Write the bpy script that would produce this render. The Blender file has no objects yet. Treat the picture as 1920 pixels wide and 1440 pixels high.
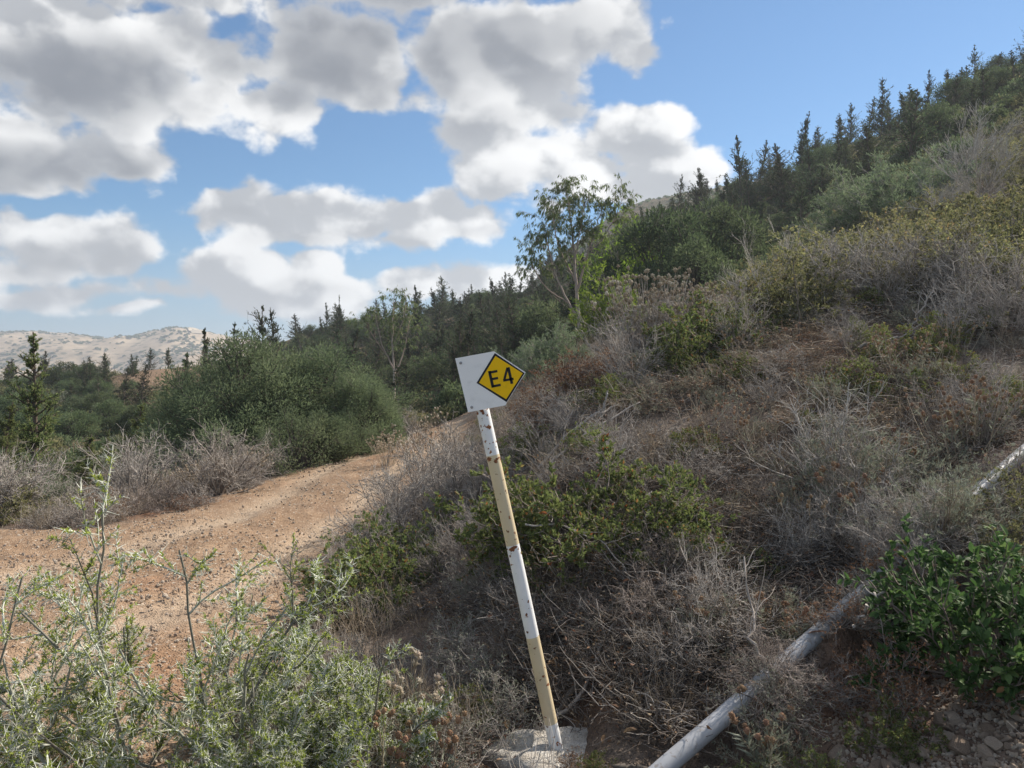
import bpy, math, random
import numpy as np
from mathutils import Vector, Euler

sc = bpy.context.scene
COL = sc.collection
R = math.radians

# ------------------------------------------------------------------ camera, light, exposure
EYE = 1.7
FPX = 1450.0            # focal length in pixels of the 1920 px wide photograph
cd = bpy.data.cameras.new('camera')
cam = bpy.data.objects.new('camera', cd)
COL.objects.link(cam)
cam.location = (0, 0, EYE)
cam.rotation_euler = (R(90), 0, 0)
cd.sensor_width = 36.0
cd.lens = 36.0 * FPX / 1920.0
cd.clip_start = 0.05
cd.clip_end = 12000
sc.camera = cam

SUN_AZ, SUN_EL = 52.0, 40.0          # azimuth measured from +Y towards +X
SUN = np.array([math.sin(R(SUN_AZ)) * math.cos(R(SUN_EL)), math.cos(R(SUN_AZ)) * math.cos(R(SUN_EL)), math.sin(R(SUN_EL))])
sd = bpy.data.lights.new('sun', 'SUN')
sd.energy = 4.4
sd.angle = R(0.6)
sd.color = (1.0, 0.91, 0.79)
sun = bpy.data.objects.new('sun', sd)
COL.objects.link(sun)
sun.location = (30, 20, 60)
sun.rotation_euler = Vector(SUN).to_track_quat('Z', 'Y').to_euler()

sc.view_settings.view_transform = 'Standard'
sc.view_settings.look = 'None'
sc.view_settings.gamma = 1.0
sc.view_settings.use_curve_mapping = False
sc.view_settings.exposure = 0.88
sc.render.engine = 'CYCLES'
cy = sc.cycles
cy.use_denoising = True
cy.max_bounces = 6
cy.diffuse_bounces = 3
cy.glossy_bounces = 2
cy.transmission_bounces = 4
cy.transparent_max_bounces = 4
cy.volume_bounces = 0
cy.sample_clamp_indirect = 6.0

# ------------------------------------------------------------------ world: sky texture with a deck of cumulus clouds
world = bpy.data.worlds.new('World')
sc.world = world
world.use_nodes = True
wt = world.node_tree
wt.nodes.clear()


class NT:
    """small helper to write node trees as expressions"""
    def __init__(s, t):
        s.t = t

    def n(s, kind, **kw):
        nd = s.t.nodes.new(kind)
        for k, v in kw.items():
            setattr(nd, k, v)
        return nd

    def put(s, sock, v):
        if isinstance(v, bpy.types.NodeSocket):
            s.t.links.new(v, sock)
        elif v is not None:
            sock.default_value = v

    def m(s, op, a, b=None, c=None, clamp=False):
        nd = s.n('ShaderNodeMath', operation=op)
        nd.use_clamp = clamp
        for i, v in enumerate((a, b, c)):
            if v is not None:
                s.put(nd.inputs[i], v)
        return nd.outputs[0]

    def v(s, op, a, b=None, scale=None):
        nd = s.n('ShaderNodeVectorMath', operation=op)
        s.put(nd.inputs[0], a)
        if b is not None:
            s.put(nd.inputs[1], b)
        if scale is not None:
            s.put(nd.inputs[3], scale)
        return nd.outputs['Value'] if op in ('LENGTH', 'DOT_PRODUCT', 'DISTANCE') else nd.outputs[0]

    def ramp(s, x, lo, hi, a=0.0, b=1.0, smooth=True):
        nd = s.n('ShaderNodeMapRange')
        nd.interpolation_type = 'SMOOTHSTEP' if smooth else 'LINEAR'
        nd.clamp = True
        s.put(nd.inputs[0], x)
        for i, q in enumerate((lo, hi, a, b)):
            s.put(nd.inputs[1 + i], q)
        return nd.outputs[0]

    def noise(s, vec, scale, detail=4.0, rough=0.5, lac=2.0, dist=0.0):
        nd = s.n('ShaderNodeTexNoise')
        nd.noise_dimensions = '3D'
        s.put(nd.inputs['Vector'], vec)
        nd.inputs['Scale'].default_value = scale
        nd.inputs['Detail'].default_value = detail
        nd.inputs['Roughness'].default_value = rough
        nd.inputs['Lacunarity'].default_value = lac
        nd.inputs['Distortion'].default_value = dist
        return nd.outputs[0]

    def voro(s, vec, scale, detail=0.0, rough=0.5, feature='F1', smooth=None, rand=1.0):
        nd = s.n('ShaderNodeTexVoronoi')
        nd.feature = feature
        s.put(nd.inputs['Vector'], vec)
        nd.inputs['Scale'].default_value = scale
        if 'Detail' in nd.inputs:
            nd.inputs['Detail'].default_value = detail
            nd.inputs['Roughness'].default_value = rough
        if smooth is not None and 'Smoothness' in nd.inputs:
            nd.inputs['Smoothness'].default_value = smooth
        nd.inputs['Randomness'].default_value = rand
        return nd

    def mix(s, f, a, b):
        nd = s.n('ShaderNodeMix', data_type='RGBA')
        s.put(nd.inputs[0], f)
        s.put(nd.inputs[6], a if isinstance(a, bpy.types.NodeSocket) else (*a, 1.0))
        s.put(nd.inputs[7], b if isinstance(b, bpy.types.NodeSocket) else (*b, 1.0))
        return nd.outputs[2]

    def comb(s, x, y, z):
        nd = s.n('ShaderNodeCombineXYZ')
        for i, q in enumerate((x, y, z)):
            s.put(nd.inputs[i], q)
        return nd.outputs[0]

    def sep(s, vec):
        nd = s.n('ShaderNodeSeparateXYZ')
        s.put(nd.inputs[0], vec)
        return nd.outputs


W = NT(wt)
SKY_STRENGTH = 0.060
sky = W.n('ShaderNodeTexSky', sky_type='NISHITA')
sky.sun_disc = False
sky.sun_elevation = R(SUN_EL)
sky.sun_rotation = R(SUN_AZ)
sky.altitude = 250
sky.air_density = 1.0
sky.dust_density = 0.0
sky.ozone_density = 2.0
skybg = W.n('ShaderNodeBackground')
skybg.inputs['Strength'].default_value = SKY_STRENGTH
tint = W.n('ShaderNodeMix', data_type='RGBA', blend_type='MULTIPLY')
tint.inputs[0].default_value = 1.0
wt.links.new(sky.outputs[0], tint.inputs[6])
tint.inputs[7].default_value = (0.56, 0.90, 1.08, 1)
wt.links.new(tint.outputs[2], skybg.inputs['Color'])

dirv = W.n('ShaderNodeTexCoord').outputs['Generated']
dx, dy, dz = W.sep(dirv)
dyc = W.m('MAXIMUM', dy, 0.08)
# direction written as slopes against the northward axis
T = W.comb(W.m('DIVIDE', dx, dyc), W.m('DIVIDE', dz, dyc), 0.0)
north = W.ramp(dy, 0.25, 0.5)

# cumulus masses: centre and half-axes in the same slopes (given here as photograph pixels), weight
CLOUDS = [
    (110, 130, 330, 150, 1.0), (250, 180, 190, 95, 1.0), (40, 40, 260, 130, 1.0), (330, 60, 60, 50, .8),
    (620, 95, 300, 150, 1.15), (530, 190, 130, 85, 1.0), (690, 170, 170, 75, 1.0), (900, 70, 260, 130, 1.15),
    (1100, 50, 160, 100, 1.0), (1180, 95, 80, 90, .8), (380, -40, 300, 100, 1.0), (800, -60, 500, 120, 1.1),
    (1040, 210, 200, 90, 1.0), (930, 250, 190, 60, .75), (1180, 225, 130, 70, 1.0), (1100, 310, 200, 70, 1.0),
    (1230, 320, 140, 50, .8), (1310, 318, 60, 38, .8), (960, 330, 90, 45, .65), (1010, 375, 80, 45, .6),
    (90, 300, 270, 85, .95), (250, 310, 110, 45, .8), (30, 250, 160, 60, .8), (60, 350, 220, 50, .75),
    (70, 445, 230, 95, 1.0), (210, 480, 100, 60, .95), (20, 500, 200, 60, .8),
    (430, 400, 130, 55, .95), (560, 415, 150, 65, 1.0), (690, 425, 150, 80, 1.05), (800, 400, 100, 65, 1.0),
    (890, 425, 95, 40, .9), (740, 465, 110, 35, .8), (640, 400, 120, 50, .9),
    (430, 505, 135, 55, .95), (590, 498, 75, 46, .9), (540, 555, 210, 55, .9), (320, 550, 180, 50, .85),
    (150, 545, 210, 50, .85), (60, 570, 140, 40, .85), (860, 525, 100, 55, .95), (780, 545, 100, 40, .85), (250, 585, 200, 30, .7), (640, 545, 120, 40, .8),
    (440, 120, 170, 120, 1.0), (480, 190, 110, 70, .9), (340, 60, 120, 80, .9), (1000, 170, 170, 100, 1.05), (1010, 300, 220, 90, 1.0), (1150, 265, 160, 85, 1.05), (1180, 350, 130, 60, .95), (940, 360, 90, 50, .8),
    (150, 150, 300, 130, 1.1), (120, 310, 260, 80, 1.0), (700, 415, 230, 75, 1.0), (480, 405, 170, 60, .95), (870, 415, 120, 50, .9),
    (960, 520, 80, 40, .6), (660, 560, 90, 35, .55),
]
mask = None
def noise2(vec, scale, detail, rough):
    o = W.noise(vec, scale, detail, rough)
    o.node.noise_dimensions = '2D'
    return o


TW = W.v('ADD', T, W.v('SCALE', W.v('SUBTRACT', W.comb(noise2(T, 9.0, 2.0, .5), noise2(W.v('ADD', T, (7.3, 2.1, 0.0)), 9.0, 2.0, .5), 0.0), (0.5, 0.5, 0.0)), scale=0.05))
for (px, py, rx, ry, wgt) in CLOUDS:
    d = W.v('SUBTRACT', TW, ((px - 960) / FPX, (720 - py) / FPX, 0.0))
    d = W.v('MULTIPLY', d, (FPX / rx, FPX / ry, 0.0))
    e = W.m('MULTIPLY_ADD', W.v('LENGTH', d), -wgt, wgt)
    mask = e if mask is None else W.m('SMOOTH_MAX', mask, e, 0.25)
mask = W.m('MAXIMUM', mask, -0.6)
# shade painted into the cloud bases: centre, half-axes, depth
BASES = [(90, 150, 420, 110, .9), (330, 190, 160, 60, .5), (640, 110, 400, 120, 1.0), (900, 60, 300, 130, .9), (560, 190, 170, 50, .35),
         (1000, 240, 260, 60, .42), (1150, 270, 120, 50, .35), (100, 320, 330, 70, .85), (60, 490, 260, 65, .75), (620, 450, 220, 28, .55), (750, 460, 110, 30, .5), (420, 415, 120, 25, .4), (880, 440, 90, 20, .4),
         (200, 560, 420, 40, .5), (520, 540, 200, 25, .4), (1020, 350, 160, 60, .3), (440, 110, 160, 110, .9)]
base = None
for (px, py, rx, ry, wgt) in BASES:
    d = W.v('SUBTRACT', TW, ((px - 960) / FPX, (720 - py) / FPX, 0.0))
    d = W.v('MULTIPLY', d, (FPX / rx, FPX / ry, 0.0))
    e = W.m('MULTIPLY', W.ramp(W.v('LENGTH', d), 0.25, 1.35, 1.0, 0.0), wgt)
    base = e if base is None else W.m('SMOOTH_MAX', base, e, 0.2)
# where no cloud was observed the same kind of broken cumulus goes on
dzc = W.m('MAXIMUM', dz, 0.02)
P = W.comb(W.m('DIVIDE', dx, W.m('ADD', dzc, 0.12)), W.m('DIVIDE', dy, W.m('ADD', dzc, 0.12)), 3.7)
other = W.m('MULTIPLY', W.m('SUBTRACT', W.noise(P, 0.8, 3.0), 0.42), 3.2)  # unseen clouds, their cover raised for more fill light
tx, ty, _ = W.sep(T)
inside = W.m('MULTIPLY', W.m('MULTIPLY', W.ramp(W.m('ABSOLUTE', tx), 0.72, 1.0, 1.0, 0.0), W.ramp(ty, 0.52, 0.75, 1.0, 0.0)), north)
field = W.m('ADD', W.m('MULTIPLY', mask, inside), W.m('MULTIPLY', other, W.m('SUBTRACT', 1.0, inside)))
# the billows are drawn in a stereographic chart of the directions, even in all parts of the sky
den = W.m('ADD', dy, 1.08)
S = W.comb(W.m('DIVIDE', dx, den), W.m('MULTIPLY', W.m('DIVIDE', dz, den), 1.3), 0.0)


def puffs(vec, det, vdet):
    vn = W.voro(vec, 15.0, vdet, 0.5)
    vn.voronoi_dimensions = '2D'
    f = noise2(vec, 11.0, det, 0.60)
    return W.m('ADD', W.m('MULTIPLY', W.m('SUBTRACT', 0.42, vn.outputs['Distance']), 0.95), W.m('MULTIPLY', W.m('SUBTRACT', f, 0.5), 1.85))


SW = W.v('ADD', S, W.v('SCALE', W.v('SUBTRACT', W.comb(noise2(S, 30.0, 3.0, .6), noise2(W.v('ADD', S, (3.1, 1.7, 0.0)), 30.0, 3.0, .6), 0.0), (0.5, 0.5, 0.0)), scale=0.008))
p0 = puffs(SW, 8.0, 4.0)
p1 = puffs(W.v('ADD', SW, (.012, .020, 0.0)), 3.0, 2.0)
dens = W.m('ADD', W.m('MULTIPLY', field, 1.38), W.m('MULTIPLY_ADD', p0, 1.0, .26))
alpha = W.ramp(dens, 0.04, 0.46)
baseall = W.m('ADD', W.m('MULTIPLY', base, inside), W.m('MULTIPLY', W.ramp(field, .3, 1.1, 0.0, .8), W.m('SUBTRACT', 1.0, inside)))
thick = W.m('MULTIPLY', W.m('ADD', baseall, W.m('MULTIPLY_ADD', p1, .28, 0.0)), W.ramp(dens, 0.15, 0.9), clamp=True)  # how strongly the painted shade shows, by cloud density
relief = W.ramp(W.m('SUBTRACT', p0, p1), -0.34, 0.30)
low = W.ramp(ty, 0.06, 0.32)
grey = W.mix(low, (0.50, 0.50, 0.505), (0.255, 0.27, 0.30))
lit = W.mix(relief, (0.52, 0.535, 0.56), (1.06, 1.055, 1.04))
ccol = W.mix(thick, lit, grey)
cbg = W.n('ShaderNodeBackground')
cbg.inputs['Strength'].default_value = 0.53
wt.links.new(ccol, cbg.inputs['Color'])
# thin hazy veil near the skyline
veil = W.n('ShaderNodeBackground')
veil.inputs['Color'].default_value = (0.42, 0.51, 0.60, 1)
veil.inputs['Strength'].default_value = 0.49
ms0 = W.n('ShaderNodeMixShader')
elev = W.m('ABSOLUTE', dz)
W.put(ms0.inputs[0], W.ramp(elev, 0.0, 0.22, 0.8, 0.0))
wt.links.new(skybg.outputs[0], ms0.inputs[1])
wt.links.new(veil.outputs[0], ms0.inputs[2])
ms = W.n('ShaderNodeMixShader')
W.put(ms.inputs[0], W.m('MULTIPLY', alpha, W.ramp(dz, 0.0, 0.10, 0.0, 0.97)))
wt.links.new(ms0.outputs[0], ms.inputs[1])
wt.links.new(cbg.outputs[0], ms.inputs[2])
wo = W.n('ShaderNodeOutputWorld')
wt.links.new(ms.outputs[0], wo.inputs['Surface'])
world.cycles.sampling_method = 'NONE'

# ------------------------------------------------------------------ mesh helpers
def nrm(a):
    return a / np.maximum(np.linalg.norm(a, axis=-1, keepdims=True), 1e-9)


class MB:
    """collects vertices and faces; build() links them as one mesh"""
    def __init__(s):
        s.v, s.f, s.mi, s.r, s.nv, s.smooth_faces = [], [], [], [], 0, []

    def add(s, v, f, rnd=0.5, mat=0):
        v = np.asarray(v, float).reshape(-1, 3)
        f = np.asarray(f, np.int64)
        s.v.append(v)
        s.f.append(f + s.nv)
        s.mi.append(np.full(len(f), mat, np.int32))
        s.r.append(np.broadcast_to(np.asarray(rnd, float), (len(v),)).copy())
        s.nv += len(v)
        return s

    def tubes(s, pts, rad, n=3, rnd=None, mat=0):
        """pts [N,K,3], rad [N,K]"""
        N, K, _ = pts.shape
        if N == 0:
            return s
        tan = np.empty_like(pts)
        tan[:, 1:-1] = pts[:, 2:] - pts[:, :-2]
        tan[:, 0] = pts[:, 1] - pts[:, 0]
        tan[:, -1] = pts[:, -1] - pts[:, -2]
        tan = nrm(tan)
        ref = np.where(np.abs(tan[..., 2:3]) > .85, np.array([1., 0, 0]), np.array([0, 0, 1.]))
        a = nrm(np.cross(tan, ref))
        b = np.cross(tan, a)
        th = np.arange(n) * 2 * np.pi / n
        ring = a[:, :, None, :] * np.cos(th)[None, None, :, None] + b[:, :, None, :] * np.sin(th)[None, None, :, None]
        v = pts[:, :, None, :] + ring * rad[:, :, None, None]
        idx = np.arange(N * K * n).reshape(N, K, n)
        nx = np.roll(idx, -1, axis=2)
        q = np.stack([idx[:, :-1], nx[:, :-1], nx[:, 1:], idx[:, 1:]], -1).reshape(-1, 4)
        r = np.full(N, .5) if rnd is None else np.broadcast_to(np.asarray(rnd, float), (N,))
        s.smooth_faces.append(len(s.f))
        s.add(v.reshape(-1, 3), q, np.repeat(r, K * n), mat)
        return s

    def leaves(s, pos, d, L, Wd, rnd, rng, mat=0, fold=.25, shape=.45):
        """folded pointed leaves: two triangles each"""
        N = len(pos)
        if N == 0:
            return s
        d = nrm(d)
        ref = nrm(rng.normal(size=(N, 3)) + np.array([0, 0, .6]))
        side = nrm(np.cross(d, ref))
        up = np.cross(side, d)
        L = np.broadcast_to(L, (N,))[:, None]
        Wd = np.broadcast_to(Wd, (N,))[:, None]
        mid = pos + d * L * shape + up * Wd * fold
        v = np.stack([pos, mid + side * Wd * .5, pos + d * L, mid - side * Wd * .5], 1)
        i = np.arange(N)[:, None] * 4
        f = np.concatenate([i + np.array([[0, 1, 2]]), i + np.array([[0, 2, 3]])], 0)
        s.add(v.reshape(-1, 3), f, np.repeat(np.broadcast_to(rnd, (N,)), 4), mat)
        return s

    def mesh(s, name, mats):
        me = bpy.data.meshes.new(name)
        v = np.concatenate(s.v)
        me.vertices.add(len(v))
        me.vertices.foreach_set('co', v.astype(np.float32).ravel())
        li = np.concatenate([f.ravel() for f in s.f]).astype(np.int32)
        tot = np.concatenate([np.full(len(f), f.shape[1], np.int32) for f in s.f])
        me.loops.add(len(li))
        me.loops.foreach_set('vertex_index', li)
        me.polygons.add(len(tot))
        st = np.concatenate([[0], np.cumsum(tot)[:-1]]).astype(np.int32)
        me.polygons.foreach_set('loop_start', st)
        for m in (mats if isinstance(mats, (list, tuple)) else [mats]):
            me.materials.append(m)
        me.polygons.foreach_set('material_index', np.concatenate(s.mi))
        sm = np.concatenate([np.full(len(f), k in s.smooth_faces, bool) for k, f in enumerate(s.f)])
        me.polygons.foreach_set('use_smooth', sm)
        at = me.attributes.new('rnd', 'FLOAT', 'POINT')
        at.data.foreach_set('value', np.concatenate(s.r).astype(np.float32))
        me.update()
        me.validate()
        return me

    def build(s, name, mats, parent=None, smooth=False):
        me = s.mesh(name, mats)
        if smooth:
            me.polygons.foreach_set('use_smooth', np.ones(len(me.polygons), bool))
        return link(name, me, parent)


def link(name, data, parent=None):
    o = bpy.data.objects.new(name, data)
    COL.objects.link(o)
    o.parent = parent
    return o


def tag(o, label=None, cat=None, group=None, kind=None):
    for k, v in (('label', label), ('category', cat), ('group', group), ('kind', kind)):
        if v:
            o[k] = v
    return o


def rods(rng, base, dirs, L, K, wander, up=0.0, pull=None):
    N = len(base)
    pts = np.zeros((N, K, 3))
    pts[:, 0] = base
    d = nrm(np.asarray(dirs, float))
    st = (np.broadcast_to(L, (N,)) / (K - 1))[:, None]
    for k in range(1, K):
        d = d + wander * rng.normal(size=(N, 3))
        d[:, 2] += up
        if pull is not None:
            d += pull
        d = nrm(d)
        pts[:, k] = pts[:, k - 1] + d * st
    return pts


def along(pts, t):
    """points and tangents at t [N,n] of polylines [N,K,3]"""
    N, K, _ = pts.shape
    x = np.clip(t, 0, .9999) * (K - 1)
    i = x.astype(int)
    a = (x - i)[..., None]
    r = np.arange(N)[:, None]
    p = pts[r, i] * (1 - a) + pts[r, i + 1] * a
    return p, nrm(pts[r, i + 1] - pts[r, i])


def spawn(rng, pts, n, t0, t1, a0, a1, sort=False):
    t = rng.uniform(t0, t1, (len(pts), n))
    p, tan = along(pts, t)
    perp = nrm(np.cross(tan, rng.normal(size=tan.shape)))
    ang = rng.uniform(a0, a1, t.shape)[..., None]
    d = tan * np.cos(ang) + perp * np.sin(ang)
    return p.reshape(-1, 3), d.reshape(-1, 3), t.ravel()


def taper(N, K, r0, r1):
    r0 = np.broadcast_to(r0, (N,))[:, None]
    r1 = np.broadcast_to(r1, (N,))[:, None]
    t = np.linspace(0, 1, K)[None]
    return r0 * (1 - t) + r1 * t


def sphere_mesh(nu, nv):
    v = [(0, 0, -1)]
    for j in range(1, nv):
        a = -math.pi / 2 + math.pi * j / nv
        for i in range(nu):
            b = 2 * math.pi * i / nu
            v.append((math.cos(a) * math.cos(b), math.cos(a) * math.sin(b), math.sin(a)))
    v.append((0, 0, 1))
    f3, f4 = [], []
    for i in range(nu):
        k = (i + 1) % nu
        f3.append((0, 1 + k, 1 + i))
        t = 1 + (nv - 2) * nu
        f3.append((len(v) - 1, t + i, t + k))
        for j in range(nv - 2):
            q = 1 + j * nu
            f4.append((q + i, q + k, q + nu + k, q + nu + i))
    return np.array(v, float), np.array(f3), np.array(f4)


# value noise
def _h(i, j, seed):
    n = (i * 374761393 + j * 668265263 + seed * 974634777) & 0xFFFFFFFF
    n = ((n ^ (n >> 13)) * 1274126177) & 0xFFFFFFFF
    return ((n ^ (n >> 16)) & 0xFFFF) / 65535.0


def vnoise(x, y, seed=0):
    x = np.asarray(x, float)
    y = np.asarray(y, float)
    i = np.floor(x).astype(np.int64)
    j = np.floor(y).astype(np.int64)
    a = x - i
    b = y - j
    a = a * a * (3 - 2 * a)
    b = b * b * (3 - 2 * b)
    return (_h(i, j, seed) * (1 - a) + _h(i + 1, j, seed) * a) * (1 - b) + (_h(i, j + 1, seed) * (1 - a) + _h(i + 1, j + 1, seed) * a) * b


def fbm(x, y, octv=4, seed=0):
    s, a, t = 0., 1., 0.
    for k in range(octv):
        s = s + a * vnoise(x * 2 ** k + 17.3 * k, y * 2 ** k - 9.1 * k, seed + k)
        t += a
        a *= .5
    return s / t


# ------------------------------------------------------------------ materials
def new_mat(name):
    m = bpy.data.materials.new(name)
    m.use_nodes = True
    m.node_tree.nodes.clear()
    return m, NT(m.node_tree)


def out(T_, sh, disp=None):
    o = T_.n('ShaderNodeOutputMaterial')
    T_.t.links.new(sh, o.inputs['Surface'])


def bsdf(T_, col, rough=0.8, spec=0.3, normal=None, metal=0.0):
    b = T_.n('ShaderNodeBsdfPrincipled')
    T_.put(b.inputs['Base Color'], col if isinstance(col, bpy.types.NodeSocket) else (*col, 1))
    T_.put(b.inputs['Roughness'], rough)
    T_.put(b.inputs['Specular IOR Level'], spec)
    T_.put(b.inputs['Metallic'], metal)
    if normal is not None:
        T_.t.links.new(normal, b.inputs['Normal'])
    return b.outputs[0]


def bump(T_, h, strength=0.5, dist=0.02):
    b = T_.n('ShaderNodeBump')
    b.inputs['Strength'].default_value = strength
    b.inputs['Distance'].default_value = dist
    T_.t.links.new(h, b.inputs['Height'])
    return b.outputs[0]


def ramp_cols(T_, x, stops):
    nd = T_.n('ShaderNodeValToRGB')
    el = nd.color_ramp.elements
    el[0].position, el[0].color = stops[0][0], (*stops[0][1], 1)
    el[1].position, el[1].color = stops[-1][0], (*stops[-1][1], 1)
    for p, c in stops[1:-1]:
        e = el.new(p)
        e.color = (*c, 1)
    T_.put(nd.inputs[0], x)
    return nd.outputs[0]


def leaf_mat(name, stops, trans=0.35, vary=0.25, rough=.7, spec=.15):
    m, t = new_mat(name)
    at = t.n('ShaderNodeAttribute')
    at.attribute_name = 'rnd'
    c = ramp_cols(t, at.outputs['Fac'], stops)
    oi = t.n('ShaderNodeObjectInfo')
    hsv = t.n('ShaderNodeHueSaturation')
    t.put(hsv.inputs['Hue'], t.ramp(oi.outputs['Random'], 0, 1, .5 - vary * .06, .5 + vary * .06, False))
    t.put(hsv.inputs['Value'], t.ramp(t.m('FRACT', t.m('MULTIPLY', oi.outputs['Random'], 7.31)), 0, 1, 1 - vary, 1 + vary, False))
    t.put(hsv.inputs['Color'], c)
    b = bsdf(t, hsv.outputs[0], rough, spec)
    if trans <= 0:
        out(t, b)
        return m
    tr = t.n('ShaderNodeBsdfTranslucent')
    g = t.n('ShaderNodeHueSaturation')
    g.inputs['Saturation'].default_value = 1.1
    g.inputs['Value'].default_value = 1.25
    t.put(g.inputs['Color'], hsv.outputs[0])
    t.put(tr.inputs['Color'], g.outputs[0])
    mx = t.n('ShaderNodeMixShader')
    mx.inputs[0].default_value = trans
    t.t.links.new(b, mx.inputs[1])
    t.t.links.new(tr.outputs[0], mx.inputs[2])
    out(t, mx.outputs[0])
    return m


def twig_mat(name, stops, vary=.15, scale=30):
    m, t = new_mat(name)
    at = t.n('ShaderNodeAttribute')
    at.attribute_name = 'rnd'
    tc = t.n('ShaderNodeTexCoord').outputs['Object']
    x = t.m('ADD', at.outputs['Fac'], t.m('MULTIPLY', t.m('SUBTRACT', t.noise(tc, scale, 3), .5), .5), clamp=True)
    c = ramp_cols(t, x, stops)
    oi = t.n('ShaderNodeObjectInfo')
    hsv = t.n('ShaderNodeHueSaturation')
    t.put(hsv.inputs['Value'], t.ramp(oi.outputs['Random'], 0, 1, 1 - vary, 1 + vary, False))
    t.put(hsv.inputs['Color'], c)
    out(t, bsdf(t, hsv.outputs[0], .85, .15))
    return m


M = {}
M['twig_grey'] = twig_mat('grey dry twigs', [(0, (.13, .113, .10)), (.5, (.305, .272, .245)), (1, (.51, .475, .435))])
M['twig_brown'] = twig_mat('brown dry twigs', [(0, (.105, .085, .075)), (.5, (.245, .205, .18)), (1, (.42, .365, .33))])
M['twig_pale'] = twig_mat('pale dead wood', [(0, (.26, .235, .21)), (.5, (.40, .37, .34)), (1, (.56, .53, .49))])
M['twig_dark'] = twig_mat('dark bark', [(0, (.05, .043, .038)), (.5, (.11, .095, .082)), (1, (.2, .175, .15))])
M['cane'] = twig_mat('silvery thorn canes', [(0, (.17, .155, .13)), (.45, (.42, .43, .36)), (1, (.68, .71, .62))])
M['bark'] = twig_mat('conifer bark', [(0, (.07, .055, .045)), (.5, (.14, .11, .09)), (1, (.24, .2, .17))], scale=6)
M['gum_bark'] = twig_mat('peeling gum bark', [(0, (.22, .15, .12)), (.5, (.42, .33, .28)), (1, (.6, .54, .48))], scale=4)
M['conifer'] = leaf_mat('conifer needles', [(0, (.036, .052, .032)), (.55, (.076, .102, .056)), (.85, (.115, .14, .072)), (1, (.17, .158, .085))], .26, .42)
M['conifer_warm'] = leaf_mat('sunlit conifer needles', [(0, (.095, .125, .05)), (.55, (.18, .22, .095)), (1, (.30, .31, .15))], .45, .15)  # brighter copy of the needle colour, sunlight put into it
M['wattle'] = leaf_mat('evergreen broad foliage', [(0, (.085, .115, .068)), (.5, (.142, .178, .102)), (1, (.215, .25, .145))], .42, .15)
M['wood_leaf'] = leaf_mat('dark evergreen foliage', [(0, (.055, .08, .042)), (.5, (.105, .14, .072)), (.85, (.155, .195, .10)), (1, (.21, .24, .135))], .35, .3)
M['silver'] = leaf_mat('silvery foliage', [(0, (.10, .14, .085)), (.5, (.17, .22, .13)), (1, (.27, .33, .21))], .35, .1)
M['gum'] = leaf_mat('hanging gum leaves', [(0, (.07, .10, .045)), (.5, (.14, .18, .08)), (1, (.24, .27, .14))], .35, .15)
M['lime'] = leaf_mat('lime green leaves', [(0, (.10, .16, .03)), (.5, (.17, .25, .05)), (1, (.30, .36, .09))], .45, .15)
M['olive'] = leaf_mat('olive scrub leaves', [(0, (.10, .105, .055)), (.45, (.195, .20, .10)), (.85, (.30, .285, .145)), (1, (.34, .25, .13))], .35, .25)
M['lentisk'] = leaf_mat('green scrub leaves', [(0, (.09, .115, .045)), (.5, (.17, .21, .08)), (.82, (.26, .285, .115)), (.9, (.27, .17, .08)), (1, (.30, .13, .065))], .35, .15)
M['broad'] = leaf_mat('broad green leaves', [(0, (.045, .085, .03)), (.6, (.09, .155, .055)), (.93, (.16, .22, .085)), (1, (.26, .14, .07))], .35, .08,   .62, .12)
M['spring'] = leaf_mat('fresh thorn bush leaves', [(0, (.18, .22, .05)), (.5, (.32, .38, .10)), (1, (.46, .50, .20))], .5, .1)
M['sage'] = leaf_mat('grey green sage leaves', [(0, (.13, .145, .105)), (.5, (.23, .25, .19)), (1, (.36, .38, .31))], .25, .15)
M['rust'] = leaf_mat('rust brown dead leaves', [(0, (.13, .075, .05)), (.5, (.25, .145, .09)), (1, (.36, .235, .15))], .25, .12)
M['litter'] = leaf_mat('fallen dry leaves', [(0, (.12, .07, .045)), (.4, (.23, .135, .08)), (.8, (.34, .23, .15)), (1, (.46, .37, .28))], .15, .3)
M['twig_low'] = twig_mat('weathered ground twigs', [(0, (.06, .05, .043)), (.5, (.14, .118, .102)), (.85, (.25, .225, .20)), (1, (.40, .37, .34))])
M['straw'] = twig_mat('dry stalks', [(0, (.16, .125, .09)), (.5, (.30, .245, .18)), (1, (.46, .39, .30))])
M['head'] = leaf_mat('dry thistle heads', [(0, (.15, .09, .06)), (.5, (.29, .18, .11)), (.85, (.45, .33, .22)), (1, (.66, .58, .48))], .15, .2)
M['head_pale'] = leaf_mat('pale seed heads', [(0, (.25, .18, .12)), (.5, (.44, .36, .27)), (1, (.75, .70, .62))], .2, .2)

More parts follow.
